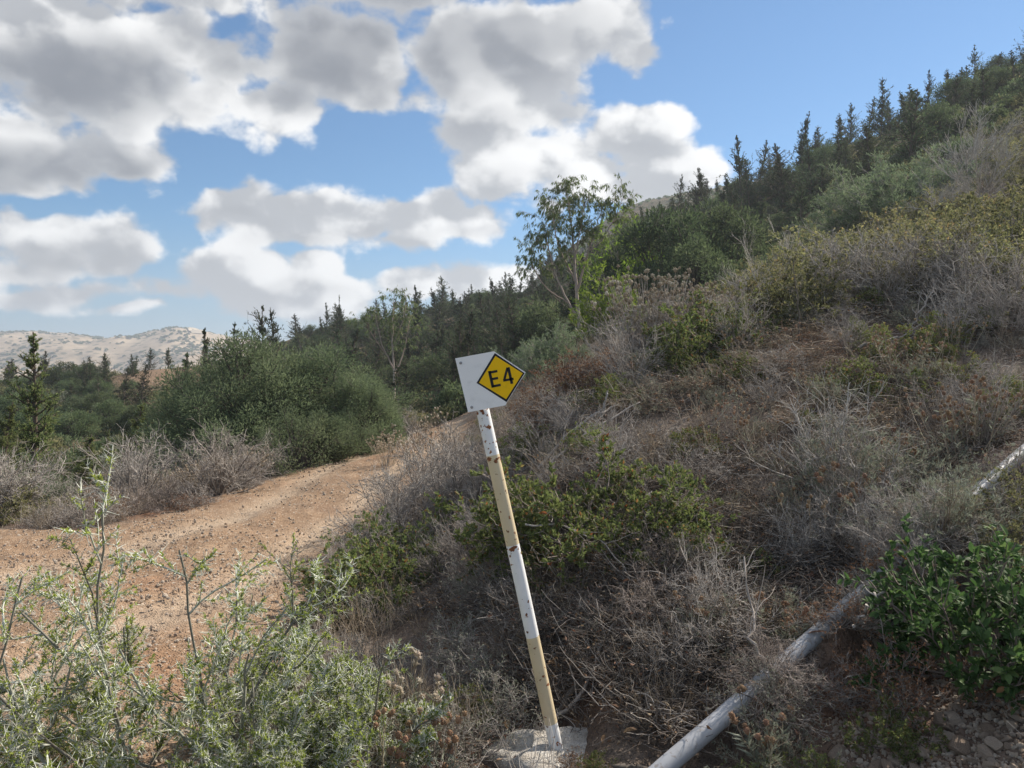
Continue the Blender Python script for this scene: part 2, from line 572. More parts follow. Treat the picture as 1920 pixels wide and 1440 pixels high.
# stone
m, t = new_mat('limestone')
tc = t.n('ShaderNodeTexCoord').outputs['Object']
n1 = t.noise(tc, 5, 6, .6)
n2 = t.noise(tc, 40, 4, .6)
c = ramp_cols(t, n1, [(.3, (.34, .30, .25)), (.48, (.52, .49, .44)), (.6, (.62, .59, .54)), (.75, (.45, .36, .26))])
c = t.mix(t.ramp(n2, .55, .75), c, (.20, .17, .13))
out(t, bsdf(t, c, .9, .2, bump(t, t.m('ADD', n1, t.m('MULTIPLY', n2, .5)), .9, .03)))
M['limestone'] = m
m, t = new_mat('field stone')
tc = t.n('ShaderNodeTexCoord').outputs['Object']
oi = t.n('ShaderNodeObjectInfo')
n1 = t.noise(t.v('ADD', tc, t.comb(t.m('MULTIPLY', oi.outputs['Random'], 50), 0, 0)), 14, 5, .6)
c = ramp_cols(t, t.m('ADD', t.m('MULTIPLY', n1, .8), t.m('MULTIPLY', oi.outputs['Random'], .35)), [(.25, (.15, .108, .078)), (.5, (.255, .195, .148)), (.68, (.34, .28, .225)), (.9, (.40, .30, .215))])
out(t, bsdf(t, c, .88, .25, bump(t, n1, .6, .02)))
M['stone'] = m
m, t = new_mat('tan track stone')
tc = t.n('ShaderNodeTexCoord').outputs['Object']
oi = t.n('ShaderNodeObjectInfo')
n1 = t.noise(tc, 14, 5, .6)
c = ramp_cols(t, t.m('ADD', t.m('MULTIPLY', n1, .7), t.m('MULTIPLY', oi.outputs['Random'], .45)), [(.25, (.25, .185, .135)), (.5, (.36, .29, .225)), (.68, (.44, .39, .33)), (.9, (.33, .21, .14))])
out(t, bsdf(t, c, .9, .2, bump(t, n1, .5, .02)))
M['track_stone'] = m


# ------------------------------------------------------------------ terrain
def Pt(px, py, Y):
    return ((px - 960) / FPX, math.log(Y), (720 - py) / FPX)


def Zt(x, y, z):
    return (x / y, math.log(y), (z - EYE) / y)


CTRL = [Zt(x, 1.5, 0.0) for x in (-1.6, -.6, .3)] + [Zt(1.2, 1.5, .1)] + [
    Zt(-2.5, 2.4, 0), Zt(-1, 2.5, 0), Zt(.2, 2.5, 0.0), Zt(1.3, 2.4, .17), Zt(2.2, 2.4, .45),
    Pt(1045, 1450, 3.5), Pt(1045, 1470, 3.2), Pt(940, 1430, 3.5), Pt(1800, 1400, 3.0), Pt(1250, 1462, 3.2), Pt(1500, 1245, 3.8), Pt(1640, 1120, 4.15), Pt(1900, 885, 4.8), Pt(2200, 700, 5.6),
    Pt(1150, 1250, 3.9), Pt(960, 1180, 4.6), Pt(900, 1050, 6), Pt(1100, 1000, 5.2), Pt(1300, 1000, 5), Pt(1150, 850, 6.5), Pt(1350, 770, 7),
    Pt(1500, 900, 5.6), Pt(1700, 800, 6.2), Pt(1920, 680, 7), Pt(2200, 560, 8), Pt(1400, 668, 8.2), Pt(1600, 604, 9), Pt(1800, 545, 10), Pt(2100, 440, 11),
    Pt(1130, 780, 7.3), Pt(1000, 850, 7.8), Pt(720, 1080, 7.2), Pt(850, 935, 9), Pt(930, 835, 13),
    Zt(-1.6, 4.7, 0), Zt(-4, 4.7, -.02), Zt(-4, 8.8, 0), Zt(-3, 9, .02), Pt(500, 960, 10), Pt(650, 870, 14), Pt(780, 815, 19), Pt(850, 786, 22), Pt(820, 800, 30),
    Pt(100, 965, 10.5), Pt(-150, 1000, 9), Pt(-300, 1150, 6), Pt(250, 945, 12), Pt(450, 900, 14), Pt(200, 965, 16), Pt(0, 925, 16), Pt(-300, 930, 16), Pt(0, 905, 21),
    Pt(300, 885, 22), Pt(500, 875, 20), Pt(640, 850, 20), Pt(700, 835, 25), Pt(100, 830, 40), Pt(-300, 840, 40), Pt(300, 815, 40), Pt(500, 795, 40), Pt(700, 770, 40), Pt(850, 745, 40),
    Pt(150, 745, 60), Pt(350, 735, 60), Pt(-200, 770, 60), Pt(300, 693, 76), Pt(390, 690, 80), Pt(150, 708, 76), Pt(0, 722, 80), Pt(-300, 740, 80), Pt(300, 712, 110), Pt(0, 750, 120), Pt(-300, 760, 130),
    Pt(500, 672, 92), Pt(600, 612, 105), Pt(700, 606, 112), Pt(800, 584, 112), Pt(880, 574, 112), Pt(800, 640, 80), Pt(850, 690, 60), Pt(700, 680, 75), Pt(550, 720, 65),
    Pt(960, 560, 100), Pt(1000, 545, 97), Pt(1100, 500, 95), Pt(1250, 425, 90), Pt(1400, 355, 80), Pt(1600, 275, 70), Pt(1750, 205, 64), Pt(1920, 120, 58), Pt(2150, 40, 52), Pt(2500, -40, 50),
    Pt(1300, 525, 40), Pt(1450, 450, 45), Pt(1100, 640, 28), Pt(1200, 612, 28), Pt(1000, 690, 30), Pt(1000, 640, 52), Pt(900, 690, 45), Pt(1150, 590, 50),
    Pt(1600, 450, 25), Pt(1900, 340, 22), Pt(2200, 240, 22), Pt(1750, 420, 20), Pt(1500, 525, 18), Pt(1350, 610, 15), Pt(1900, 490, 12.5), Pt(1700, 310, 40), Pt(1900, 220, 38), Pt(1200, 660, 15), Pt(1050, 735, 14), Pt(1200, 690, 11),
    Pt(1900, 190, 95), Pt(1600, 335, 110), Pt(1300, 460, 125), Pt(1000, 600, 145), Pt(700, 650, 170), Pt(400, 730, 160), Pt(2300, 60, 100),
    Pt(1270, 368, 300), Pt(1180, 386, 300), Pt(1100, 442, 300), Pt(1010, 520, 300), Pt(900, 640, 300), Pt(1420, 345, 300), Pt(1700, 340, 320), Pt(2200, 330, 320), Pt(600, 735, 300), Pt(200, 765, 300), Pt(-300, 770, 300), Pt(-600, 770, 300),
    Pt(1270, 520, 500), Pt(1000, 650, 500), Pt(600, 745, 600), Pt(100, 760, 600), Pt(-400, 765, 600), Pt(1900, 600, 600), Pt(2400, 600, 600), Pt(300, 760, 900), Pt(1200, 730, 900), Pt(2200, 720, 900), Pt(-500, 760, 900),
]
_C = np.array(CTRL)
_CU = _C[:, :2] * np.array([1.0, .38])


def _phi(r):
    return r ** 2 * np.log(np.maximum(r, 1e-9))


def _solve():
    n = len(_CU)
    K = _phi(np.linalg.norm(_CU[:, None] - _CU[None], axis=-1)) + np.eye(n) * 2e-4
    Q = np.concatenate([np.ones((n, 1)), _CU], 1)
    A = np.block([[K, Q], [Q.T, np.zeros((3, 3))]])
    return np.linalg.solve(A, np.concatenate([_C[:, 2], np.zeros(3)]))


_WT = _solve()
FAR_U = np.array([-900, -400, -100, 0, 60, 120, 180, 220, 260, 300, 330, 370, 420, 480, 560, 700, 900, 1200, 1600, 2400])
FAR_P = np.array([644, 634, 630, 629, 627, 629, 634, 637, 631, 625, 623, 628, 639, 645, 655, 668, 680, 690, 690, 690])


PIPE = np.array([[.40, 3.05, .045], [.66, 3.2, .165], [1.30, 3.61, .455], [1.92, 4.0, .735], [2.5, 4.37, 1.0], [3.18, 4.8, 1.31], [4.2, 5.4, 1.72], [5.6, 6.3, 2.3]])
_t = np.linspace(0, 1, 400)
_pd = np.stack([np.interp(_t, np.linspace(0, 1, len(PIPE)), PIPE[:, k]) for k in range(3)], -1)
_pd[:, 2] -= .03
_px = 960 + FPX * _pd[:, 0] / _pd[:, 1]
DRIFT = _pd[((_px > 1408) & (_px < 1456)) | ((_px > 1545) & (_px < 1585)) | ((_px > 1665) & (_px < 1770))]


def ground_z(x, y):
    x = np.asarray(x, float)
    y = np.asarray(y, float)
    x, y = np.broadcast_arrays(x, y)
    sh = x.shape
    x, y = x.ravel(), y.ravel()
    ye = np.maximum(y, 1.5)
    u = np.clip(x / ye, -1.5, 1.5)
    v = np.log(np.minimum(ye, 900))
    z = np.zeros_like(u)
    for s in range(0, len(u), 40000):
        q = np.stack([u[s:s + 40000], v[s:s + 40000] * .38], 1)
        r = np.linalg.norm(q[:, None] - _CU[None], axis=-1)
        z[s:s + 40000] = _phi(r) @ _WT[:-3] + _WT[-3] + q @ _WT[-2:]
    z = EYE + ye * z
    # relief that grows with the size of the landforms
    near = np.clip((30 - ye) / 20, 0, 1)
    z = z + near * ((fbm(x * 1.3, y * 1.3, 3, 3) - .5) * .10 + (fbm(x * 6, y * 6, 3, 8) - .5) * .05)
    far = np.clip((ye - 30) / 40, 0, 1)
    z = z + far * ((fbm(x / 14, y / 14, 4, 5) - .5) * np.clip(ye / 60, 0, 1.6) * 1.6)
    # distant range
    g = np.clip((ye - 620) / 700, 0, 1)
    g = g * g * (3 - 2 * g)
    ridge = 752 - np.interp(u * FPX + 960, FAR_U, FAR_P)
    zf = EYE + ye * (-32 / FPX) + 1320 * (ridge / FPX) * g - np.clip((ye - 1320) / 900, 0, 1) * 60
    zf = zf + (fbm(x / 95, y / 130, 4, 21) - .5) * 46 * np.clip((ye - 600) / 300, 0, 1) * np.clip((1500 - ye) / 200 + .12, .12, 1) * (1 - .88 * np.exp(-((ye - 1320) / 130) ** 2))
    k = np.clip((ye - 560) / 200, 0, 1)
    z = z * (1 - k) + zf * k
    # soil and litter drifted over the hidden stretches of the pipe
    m_ = (ye > 3.2) & (ye < 5.2) & (x > .8) & (x < 3.6)
    if m_.any():
        xm, ym, zm = x[m_], y[m_], z[m_]
        for k0 in range(0, len(xm), 20000):
            q = np.stack([xm[k0:k0 + 20000], ym[k0:k0 + 20000]], -1)
            dd = np.linalg.norm(q[:, None] - DRIFT[None, :, :2], axis=-1)
            i = np.argmin(dd, 1)
            top = DRIFT[i, 2] + .010 + (vnoise(q[:, 0] * 9, q[:, 1] * 9, 5) - .5) * .05 - (dd.min(1) / .11) ** 2 * .09
            zm[k0:k0 + 20000] = np.maximum(zm[k0:k0 + 20000], top)
        z[m_] = zm
    return z.reshape(sh)


def at(px, Y):
    """ground point on the bearing of photograph column px at depth Y"""
    x = (px - 960) / FPX * Y
    return Vector((x, Y, float(ground_z(x, Y))))


TRK_Y = [0, 2.5, 4, 5, 6.2, 7.5, 9, 11, 14, 18, 22, 26, 34]
TRK_R = [-1.3, -1.3, -1.45, -1.5, -1.5, -1.5, -1.4, -1.2, -1.0, -.85, -.5, 0., .8]
TRK_LY = [0, 8.4, 9.3, 10.5, 12, 14, 17, 20, 23, 27, 34]
TRK_L = [-9, -7.5, -4.95, -4.6, -4.4, -4.05, -3.75, -3.2, -2.55, -2.0, -1.4]


def lanes(x, y):
    # two wheel tracks running along the middle of the way
    w = (fbm(x * .5, y * .5, 2, 61) - .5) * .7
    c0 = np.interp(y, [0, 5, 9, 14, 18, 22, 27, 34], [-4.2, -3.6, -3.0, -2.5, -2.2, -1.55, -.9, 0]) + w
    k = np.clip(1.2 - y * .012, .6, 1.2)
    return np.exp(-((x - c0 - .75 * k) / .26) ** 2) + np.exp(-((x - c0 + .75 * k) / .26) ** 2)


def track_mask(x, y):
    w = (fbm(x * .9, y * .9, 3, 40) - .5) * 1.0
    r = np.interp(y, TRK_Y, TRK_R) + w * .7
    l = np.interp(y, TRK_LY, TRK_L) + w * .9
    e = .28
    return np.clip((r - x) / e + .5, 0, 1) * np.clip((x - l) / e + .5, 0, 1) * np.clip((36 - y) / 4, 0, 1)


# ground materials
def earth_mat(name):
    m, t = new_mat(name)
    geo = t.n('ShaderNodeNewGeometry')
    p = geo.outputs['Position']
    at_ = t.n('ShaderNodeAttribute')
    at_.attribute_name = 'track'
    tr = at_.outputs['Fac']
    n_big = t.noise(p, .35, 4, .55)
    n_mid = t.noise(p, 2.2, 5, .6)
    n_fine = t.noise(p, 18, 5, .65)
    n_grit = t.noise(p, 70, 3, .6)
    vs = t.voro(p, 26, 0)
    vs2 = t.voro(p, 60, 0)
    # bank soil
    soil = ramp_cols(t, t.m('ADD', t.m('MULTIPLY', n_mid, .6), t.m('MULTIPLY', n_fine, .4)), [(.3, (.09, .07, .056)), (.5, (.155, .122, .098)), (.62, (.215, .172, .14)), (.75, (.28, .235, .195))])
    soil = t.mix(t.ramp(n_big, .5, .68), soil, (.19, .105, .065))
    # packed track
    trk = ramp_cols(t, t.m('ADD', t.m('MULTIPLY', n_mid, .55), t.m('MULTIPLY', n_fine, .45)), [(.28, (.165, .105, .068)), (.46, (.27, .18, .115)), (.6, (.36, .25, .165)), (.75, (.43, .335, .245))])
    trk = t.mix(t.m('MULTIPLY', t.ramp(t.noise(p, .55, 3, .5), .54, .68), .65), trk, (.30, .165, .095))
    lane = t.n('ShaderNodeAttribute')
    lane.attribute_name = 'lane'
    trk = t.mix(t.m('MULTIPLY', lane.outputs['Fac'], .85), trk, (.43, .335, .245))
    trk = t.mix(t.m('MULTIPLY', t.ramp(t.noise(p, 1.1, 4, .6), .50, .66), .5), trk, (.20, .14, .098))
    peb = ramp_cols(t, vs.outputs['Color'], [(.1, (.22, .15, .10)), (.45, (.42, .32, .23)), (.8, (.52, .46, .39)), (1, (.33, .2, .13))])
    trk = t.mix(t.m('MULTIPLY', t.ramp(vs.outputs['Distance'], .30, .42, 1, 0), t.ramp(n_fine, .42, .6)), trk, peb)
    trk = t.mix(t.ramp(n_grit, .62, .75), trk, (.15, .10, .07))
    c = t.mix(tr, soil, trk)
    h = t.m('ADD', t.m('MULTIPLY', n_fine, .6), t.m('ADD', t.m('MULTIPLY', n_grit, .35), t.m('MULTIPLY', t.ramp(vs2.outputs['Distance'], 0, .5, 1, 0), .4)))
    out(t, bsdf(t, c, .93, .15, bump(t, h, .9, .035)))
    return m


def hillside_mat(name):
    m, t = new_mat(name)
    p = t.n('ShaderNodeNewGeometry').outputs['Position']
    n1 = t.noise(p, .09, 5, .6)
    n2 = t.noise(p, .9, 5, .65)
    n3 = t.noise(p, 4.5, 4, .65)
    c = ramp_cols(t, t.m('ADD', t.m('MULTIPLY', n1, .5), t.m('MULTIPLY', n2, .5)), [(.33, (.055, .06, .032)), (.46, (.10, .095, .055)), (.54, (.19, .14, .09)), (.66, (.27, .185, .12))])
    c = t.mix(t.ramp(n3, .5, .68), c, (.06, .065, .035))
    ba = t.n('ShaderNodeAttribute')
    ba.attribute_name = 'bare'
    c = t.mix(ba.outputs['Fac'], c, ramp_cols(t, n3, [(.3, (.22, .145, .095)), (.5, (.32, .22, .15)), (.7, (.40, .30, .21))]))
    out(t, bsdf(t, c, .95, .1, bump(t, t.m('ADD', n2, n3), 1., .5)))
    return m


def range_mat(name):
    m, t = new_mat(name)
    p = t.n('ShaderNodeNewGeometry').outputs['Position']
    n1 = t.noise(p, .006, 5, .6)
    n2 = t.noise(p, .04, 5, .65)
    c = ramp_cols(t, t.m('ADD', t.m('MULTIPLY', n1, .5), t.m('MULTIPLY', n2, .5)), [(.35, (.20, .165, .115)), (.48, (.34, .27, .19)), (.58, (.44, .35, .25)), (.7, (.30, .24, .17))])
    v = t.voro(p, .075, 0)
    c = t.mix(t.m('MULTIPLY', t.ramp(v.outputs['Distance'], .25, .38, 1, 0), .75), c, (.075, .08, .05))
    out(t, bsdf(t, c, .95, .1))
    return m


M['earth'] = earth_mat('stony earth')
M['hillside'] = hillside_mat('dry wooded slope')
M['range'] = range_mat('bare distant slopes')

# one sheet, rows in depth, columns on bearings; split by distance and by the track
rows = np.concatenate([[-14, -5, -1.0, .5], np.exp(np.linspace(math.log(1.5), math.log(42), 380)), np.exp(np.linspace(math.log(42), math.log(2600), 300))[1:], [4000, 9000]])
us = np.concatenate([np.linspace(-1.45, -.74, 40)[:-1], np.linspace(-.74, .74, 420), np.linspace(.74, 1.45, 40)[1:]])
UU, YY = np.meshgrid(us, rows)
XX = UU * np.maximum(YY, 1.5) * np.where(YY < 1.5, 1 + (1.5 - YY) * .25, 1)
TM = track_mask(XX, YY)
LANE = lanes(XX, YY) * TM
ZZ = ground_z(XX, YY) - .05 * LANE * (YY > 2) * (YY < 30)
nr, nc = UU.shape
gv = np.stack([XX, YY, ZZ], -1).reshape(-1, 3)
gi = np.arange(nr * nc).reshape(nr, nc)
gq = np.stack([gi[:-1, :-1], gi[:-1, 1:], gi[1:, 1:], gi[1:, :-1]], -1).reshape(-1, 4)
qy = (.25 * (YY[:-1, :-1] + YY[:-1, 1:] + YY[1:, 1:] + YY[1:, :-1])).ravel()
qt = (.25 * (TM[:-1, :-1] + TM[:-1, 1:] + TM[1:, 1:] + TM[1:, :-1])).ravel()


def sheet(name, sel, mat):
    q = gq[sel]
    used, inv = np.unique(q, return_inverse=True)
    b = MB()
    b.add(gv[used], inv.reshape(-1, 4))
    o = b.build(name, mat, None, True)
    a = o.data.attributes.new('track', 'FLOAT', 'POINT')
    a.data.foreach_set('value', TM.ravel()[used].astype(np.float32))
    a = o.data.attributes.new('lane', 'FLOAT', 'POINT')
    a.data.foreach_set('value', LANE.ravel()[used].astype(np.float32))
    a = o.data.attributes.new('bare', 'FLOAT', 'POINT')
    a.data.foreach_set('value', BARE.ravel()[used].astype(np.float32))
    return tag(o, kind='structure')


BARE = np.clip(1.25 - ((UU * FPX + 960 - 305) / 95) ** 2 - ((YY - 72) / 9) ** 2 + (fbm(XX / 3, YY / 3, 3, 55) - .5) * 1.2, 0, 1)
sheet('ground', (qy < 34) & (qt < .5), M['earth'])
sheet('dirt_track', (qy < 34) & (qt >= .5), M['earth'])
sheet('hillside', (qy >= 34) & (qy < 560), M['hillside'])
sheet('hills', qy >= 560, M['range'])

# ------------------------------------------------------------------ plant kinds: each is a list of (part name, mesh)
PROTO = {}


def g(seed):
    return np.random.default_rng(seed)


def dome(rng, n, Rr, H, lo=0.0, br=.08):
    """n stems fanning from a small base out to a dome of radius Rr and height H"""
    az = rng.uniform(0, 2 * np.pi, n)
    el = np.arcsin(rng.uniform(lo, 1.0, n))
    dirs = np.stack([np.cos(el) * np.cos(az) * Rr, np.cos(el) * np.sin(az) * Rr, np.sin(el) * H + .02], -1)
    L = np.linalg.norm(dirs, axis=1) * rng.uniform(.72, 1.08, n)
    base = np.stack([np.cos(az), np.sin(az), az * 0], -1) * (rng.random(n)[:, None] ** .5) * br * Rr
    base[:, 2] = -.03
    return base, nrm(dirs), L


def twiggy(seed, Rr, H, n0, n1, n2, r0, mat, wander=.12, leaf=None, nleaf=0, llen=.02, lw=.35, lmat=None, tipbias=.35, lo=.05, n3=0):
    rng = g(seed)
    b = MB()
    base, d, L = dome(rng, n0, Rr, H, lo)
    s0 = rods(rng, base, d, L, 6, wander)
    rn0 = rng.uniform(.15, .6, n0)
    b.tubes(s0, taper(n0, 6, r0 * rng.uniform(.7, 1.3, n0), r0 * .35), 4, rn0)
    p, d, t_ = spawn(rng, s0, n1, .25, .98, .35, 1.0)
    s1 = rods(rng, p, d, np.repeat(L, n1) * rng.uniform(.18, .42, len(p)), 5, wander * 1.4, .04)
    rn1 = rng.uniform(.3, .85, len(p))
    b.tubes(s1, taper(len(p), 5, r0 * .42, r0 * .2), 3, rn1)
    tip = s1
    if n2:
        p, d, t_ = spawn(rng, s1, n2, .2, 1., .4, 1.2)
        s2 = rods(rng, p, d, np.repeat(np.repeat(L, n1), n2) * rng.uniform(.07, .2, len(p)), 4, wander * 1.6, .03)
        b.tubes(s2, taper(len(p), 4, r0 * .26, r0 * .13), 3, rng.uniform(.4, 1., len(p)))
        tip = s2
    parts = [('stems', b.mesh('stems', mat))]
    if nleaf:
        lb = MB()
        q, d, t_ = spawn(rng, tip, nleaf, tipbias, 1.0, .4, 1.3)
        keep = rng.random(len(q)) < .92
        q, d = q[keep], d[keep]
        n = len(q)
        ll = llen * rng.uniform(.6, 1.35, n)
        lb.leaves(q, d + np.array([0, 0, .25]), ll, ll * lw, np.clip(rng.normal(.5, .24, n), 0, 1), rng)
        parts.append(('leaves', lb.mesh('leaves', lmat)))
    return parts


def reg(name, parts):
    PROTO[name] = parts


for i in range(3):
    reg('dry_shrub%d' % i, twiggy(100 + i, .42, .40, 36, 7, 5, .0048, M['twig_grey' if i != 1 else 'twig_brown'], .24))
for i in range(2):
    reg('low_shrub%d' % i, twiggy(110 + i, .40, .30, 34, 7, 5, .0042, M['twig_grey'], .30, nleaf=3, llen=.012, lw=.4, lmat=M['sage'], lo=.0))
for i in range(2):
    reg('dry_fan%d' % i, twiggy(115 + i, .36, .62, 30, 6, 4, .0050, M['twig_grey' if i else 'twig_pale'], .13, lo=.45))
for i in range(2):
    reg('tall_dry%d' % i, twiggy(120 + i, .58, .95, 26, 8, 6, .0095, M['twig_grey'], .15, lo=.2))
for i in range(3):
    reg('green_shrub%d' % i, twiggy(130 + i, .50, .42, 26, 7, 5, .0055, M['twig_brown'], .13, nleaf=15, llen=.024, lw=.5, lmat=M['lentisk'], lo=.0))
for i in range(3):
    reg('olive_shrub%d' % i, twiggy(140 + i, .95, .80, 26, 8, 6, .010, M['twig_grey'], .13, nleaf=9, llen=.042, lw=.5, lmat=M['olive'], lo=.05))
for i in range(2):
    reg('rust_shrub%d' % i, twiggy(150 + i, .50, .42, 24, 7, 5, .006, M['twig_grey'], .16, nleaf=5, llen=.020, lw=.6, lmat=M['rust'], tipbias=.7, lo=.02))
reg('red_shrub0', twiggy(155, .6, .5, 40, 7, 4, .005, M['twig_brown'], .11, nleaf=5, llen=.022, lw=.6, lmat=M['rust'], tipbias=.6, lo=.1))
reg('sage_shrub0', twiggy(160, .42, .42, 30, 5, 3, .0045, M['straw'], .08, nleaf=10, llen=.028, lw=.15, lmat=M['sage'], lo=.25))
reg('sage_shrub1', twiggy(161, .35, .36, 26, 5, 3, .004, M['straw'], .09, nleaf=10, llen=.022, lw=.2, lmat=M['sage'], lo=.2))
reg('silver_shrub0', twiggy(165, 1.6, 1.7, 46, 9, 6, .014, M['twig_grey'], .08, nleaf=9, llen=.11, lw=.16, lmat=M['silver'], lo=.12))
reg('leaf_bush0', twiggy(166, .6, .6, 30, 8, 6, .006, M['twig_brown'], .08, nleaf=10, llen=.045, lw=.14, lmat=M['silver'], lo=.1))
reg('lime_bush0', twiggy(170, .8, 1.6, 22, 8, 5, .012, M['twig_grey'], .10, nleaf=10, llen=.085, lw=.24, lmat=M['lime'], lo=.45))


def thorn_bush(seed, Rr, H, n0, sparse=1.0, lean=(0, 0, 0), nl=4):
    """spiny bush: arching canes, straight thorns, small fresh leaves in tufts"""
    rng = g(seed)
    base, d, L = dome(rng, n0, Rr, H, .22)
    st, th, lf = MB(), MB(), MB()
    s0 = rods(rng, base, d, L, 9, .13, .015, np.array(lean))
    st.tubes(s0, taper(n0, 9, .0075 * rng.uniform(.7, 1.3, n0), .0035), 6, rng.uniform(0, .3, n0))
    n1 = int(7 * sparse)
    p, d, t_ = spawn(rng, s0, n1, .25, .97, .4, 1.0)
    l1 = np.repeat(L, n1) * rng.uniform(.16, .42, len(p))
    s1 = rods(rng, p, d, l1, 7, .14, .05)
    pale = np.clip(rng.normal(.40, .32, len(p)), 0, 1)
    st.tubes(s1, taper(len(p), 7, .0038, .0020), 4, pale)
    n2 = int(5 * sparse) + 1
    p, d, t_ = spawn(rng, s1, n2, .1, .95, .5, 1.1)
    l2 = np.repeat(l1, n2) * rng.uniform(.18, .5, len(p))
    s2 = rods(rng, p, d, l2, 5, .12, .05)
    pale2 = np.clip(np.repeat(pale, n2) + rng.normal(.1, .2, len(p)), 0, 1)
    st.tubes(s2, taper(len(p), 5, .0020, .0012), 3, pale2)
    for par, n, pl in ((s1, 20, pale), (s2, 11, pale2)):
        p, d, t_ = spawn(rng, par, n, .05, 1.0, .8, 1.35)
        ln = rng.uniform(.012, .046, len(p))
        th.tubes(np.stack([p, p + d * ln[:, None]], 1), taper(len(p), 2, .0016, .0005), 3, np.clip(np.repeat(pl, n) + .25, 0, 1))
    for par, n in ((s1, 16), (s2, 13)):
        p, d, t_ = spawn(rng, par, n, .1, 1.0, .3, 1.2)
        for k in range(nl):
            ln = rng.uniform(.007, .017, len(p))
            lf.leaves(p, d + rng.normal(size=d.shape) * .6 + np.array([0, 0, .4]), ln, ln * rng.uniform(.25, .42, len(p)), np.clip(rng.normal(.5, .25, len(p)), 0, 1), rng)
    return [('canes', st.mesh('canes', M['cane'])), ('thorns', th.mesh('thorns', M['cane'])), ('leaves', lf.mesh('leaves', M['spring']))]


reg('thorn_open', thorn_bush(201, .72, 1.15, 12, 1.0))
reg('thorn_dense', thorn_bush(202, .60, .62, 20, 1.1, nl=6))
reg('thorn_spray', thorn_bush(203, .55, .95, 8, 1.0))


# thistles and other stalks with dry heads
sv, s3, s4 = sphere_mesh(7, 5)


def add_head(b, c, r, rng, spikes=16, elong=1.25, up=None):
    rn = np.clip(rng.normal(.4, .18), 0, 1)
    v = sv * np.array([r, r, r * elong]) * .8
    b.add(v + c, s3, rn)
    b.add(v + c, s4, rn)
    d = nrm(rng.normal(size=(spikes, 3)) + np.array([0, 0, .55]))
    b.leaves(c + d * r * .5, d, r * rng.uniform(.6, 1.1, spikes), r * .32, np.clip(rn + rng.uniform(.1, .5, spikes), 0, 1), rng)


def head_mesh(name, seed, r, mat, spikes=22, elong=1.25):
    b = MB()
    add_head(b, np.zeros(3), r, g(seed), spikes, elong)
    return b.mesh(name, mat)


HEADS = [head_mesh('seed_head', 300 + i, .016, M['head'], 24, 1.3) for i in range(3)]
HEADS_PALE = [head_mesh('seed_head', 310 + i, .015, M['head_pale'], 26, 1.0) for i in range(3)]


def thistle(seed, n, H, spread, joined=True, hr=.014, stem='straw', hmat='head', leafy=0, per=3):
    """upright dry stalks that branch near the top, a bristly head on every tip"""
    rng = g(seed)
    az = rng.uniform(0, 2 * np.pi, n)
    rr = spread * rng.random(n) ** .6
    base = np.stack([np.cos(az) * rr * .35, np.sin(az) * rr * .35, np.full(n, -.03)], -1)
    d = np.stack([np.cos(az) * rr * .75 / H, np.sin(az) * rr * .75 / H, np.ones(n)], -1)
    L = H * rng.uniform(.6, 1.0, n)
    s0 = rods(rng, base, d, L, 7, .05, .02)
    b = MB()
    b.tubes(s0, taper(n, 7, .0032, .0020), 4, rng.uniform(.3, .9, n))
    p, dd, t_ = spawn(rng, s0, per, .5, .92, .35, .75)
    s1 = rods(rng, p, dd, np.repeat(L, per) * rng.uniform(.10, .28, len(p)), 5, .06, .12)
    b.tubes(s1, taper(len(p), 5, .0018, .0014), 3, rng.uniform(.3, .9, len(p)))
    tips = np.concatenate([s0[:, -1], s1[:, -1]])
    if leafy:
        q, dq, _ = spawn(rng, s0, leafy, .02, .75, .6, 1.2)
        b.leaves(q, dq, rng.uniform(.03, .08, len(q)), .009, rng.uniform(.2, .8, len(q)), rng, 1)
    parts = [('stalks', b.mesh('stalks', [M[stem], M['sage']]))]
    if joined:
        hb = MB()
        for c in tips:
            add_head(hb, c, hr * rng.uniform(.7, 1.25), rng, 9, 1.2)
        parts.append(('seed_heads', hb.mesh('seed_heads', M[hmat])))
        return parts
    return parts, tips


reg('thistle_tall', thistle(320, 120, 1.25, .85, hr=.024, hmat='head_pale', per=2, stem='twig_grey'))
reg('thistle_mid', thistle(321, 8, .62, .40, hr=.014, leafy=8, per=2))
reg('thistle_mid1', thistle(322, 7, .50, .35, hr=.014, leafy=8, per=1))
reg('thistle_small', thistle(323, 9, .42, .30, hr=.016, stem='twig_dark', hmat='head_pale', per=2))
reg('thistle_row', thistle(324, 60, .75, .60, hr=.017, hmat='head_pale', per=2, stem='straw'))
NEAR_THISTLE = {}
for k_, a_ in {'near_a': (330, 9, .48, .30, False, .016, 'straw', 'head', 14, 2), 'near_b': (331, 7, .40, .22, False, .016, 'twig_brown', 'head', 12, 2), 'near_c': (332, 8, .34, .26, False, .016, 'straw', 'head', 26, 1)}.items():
    NEAR_THISTLE[k_] = thistle(*a_)


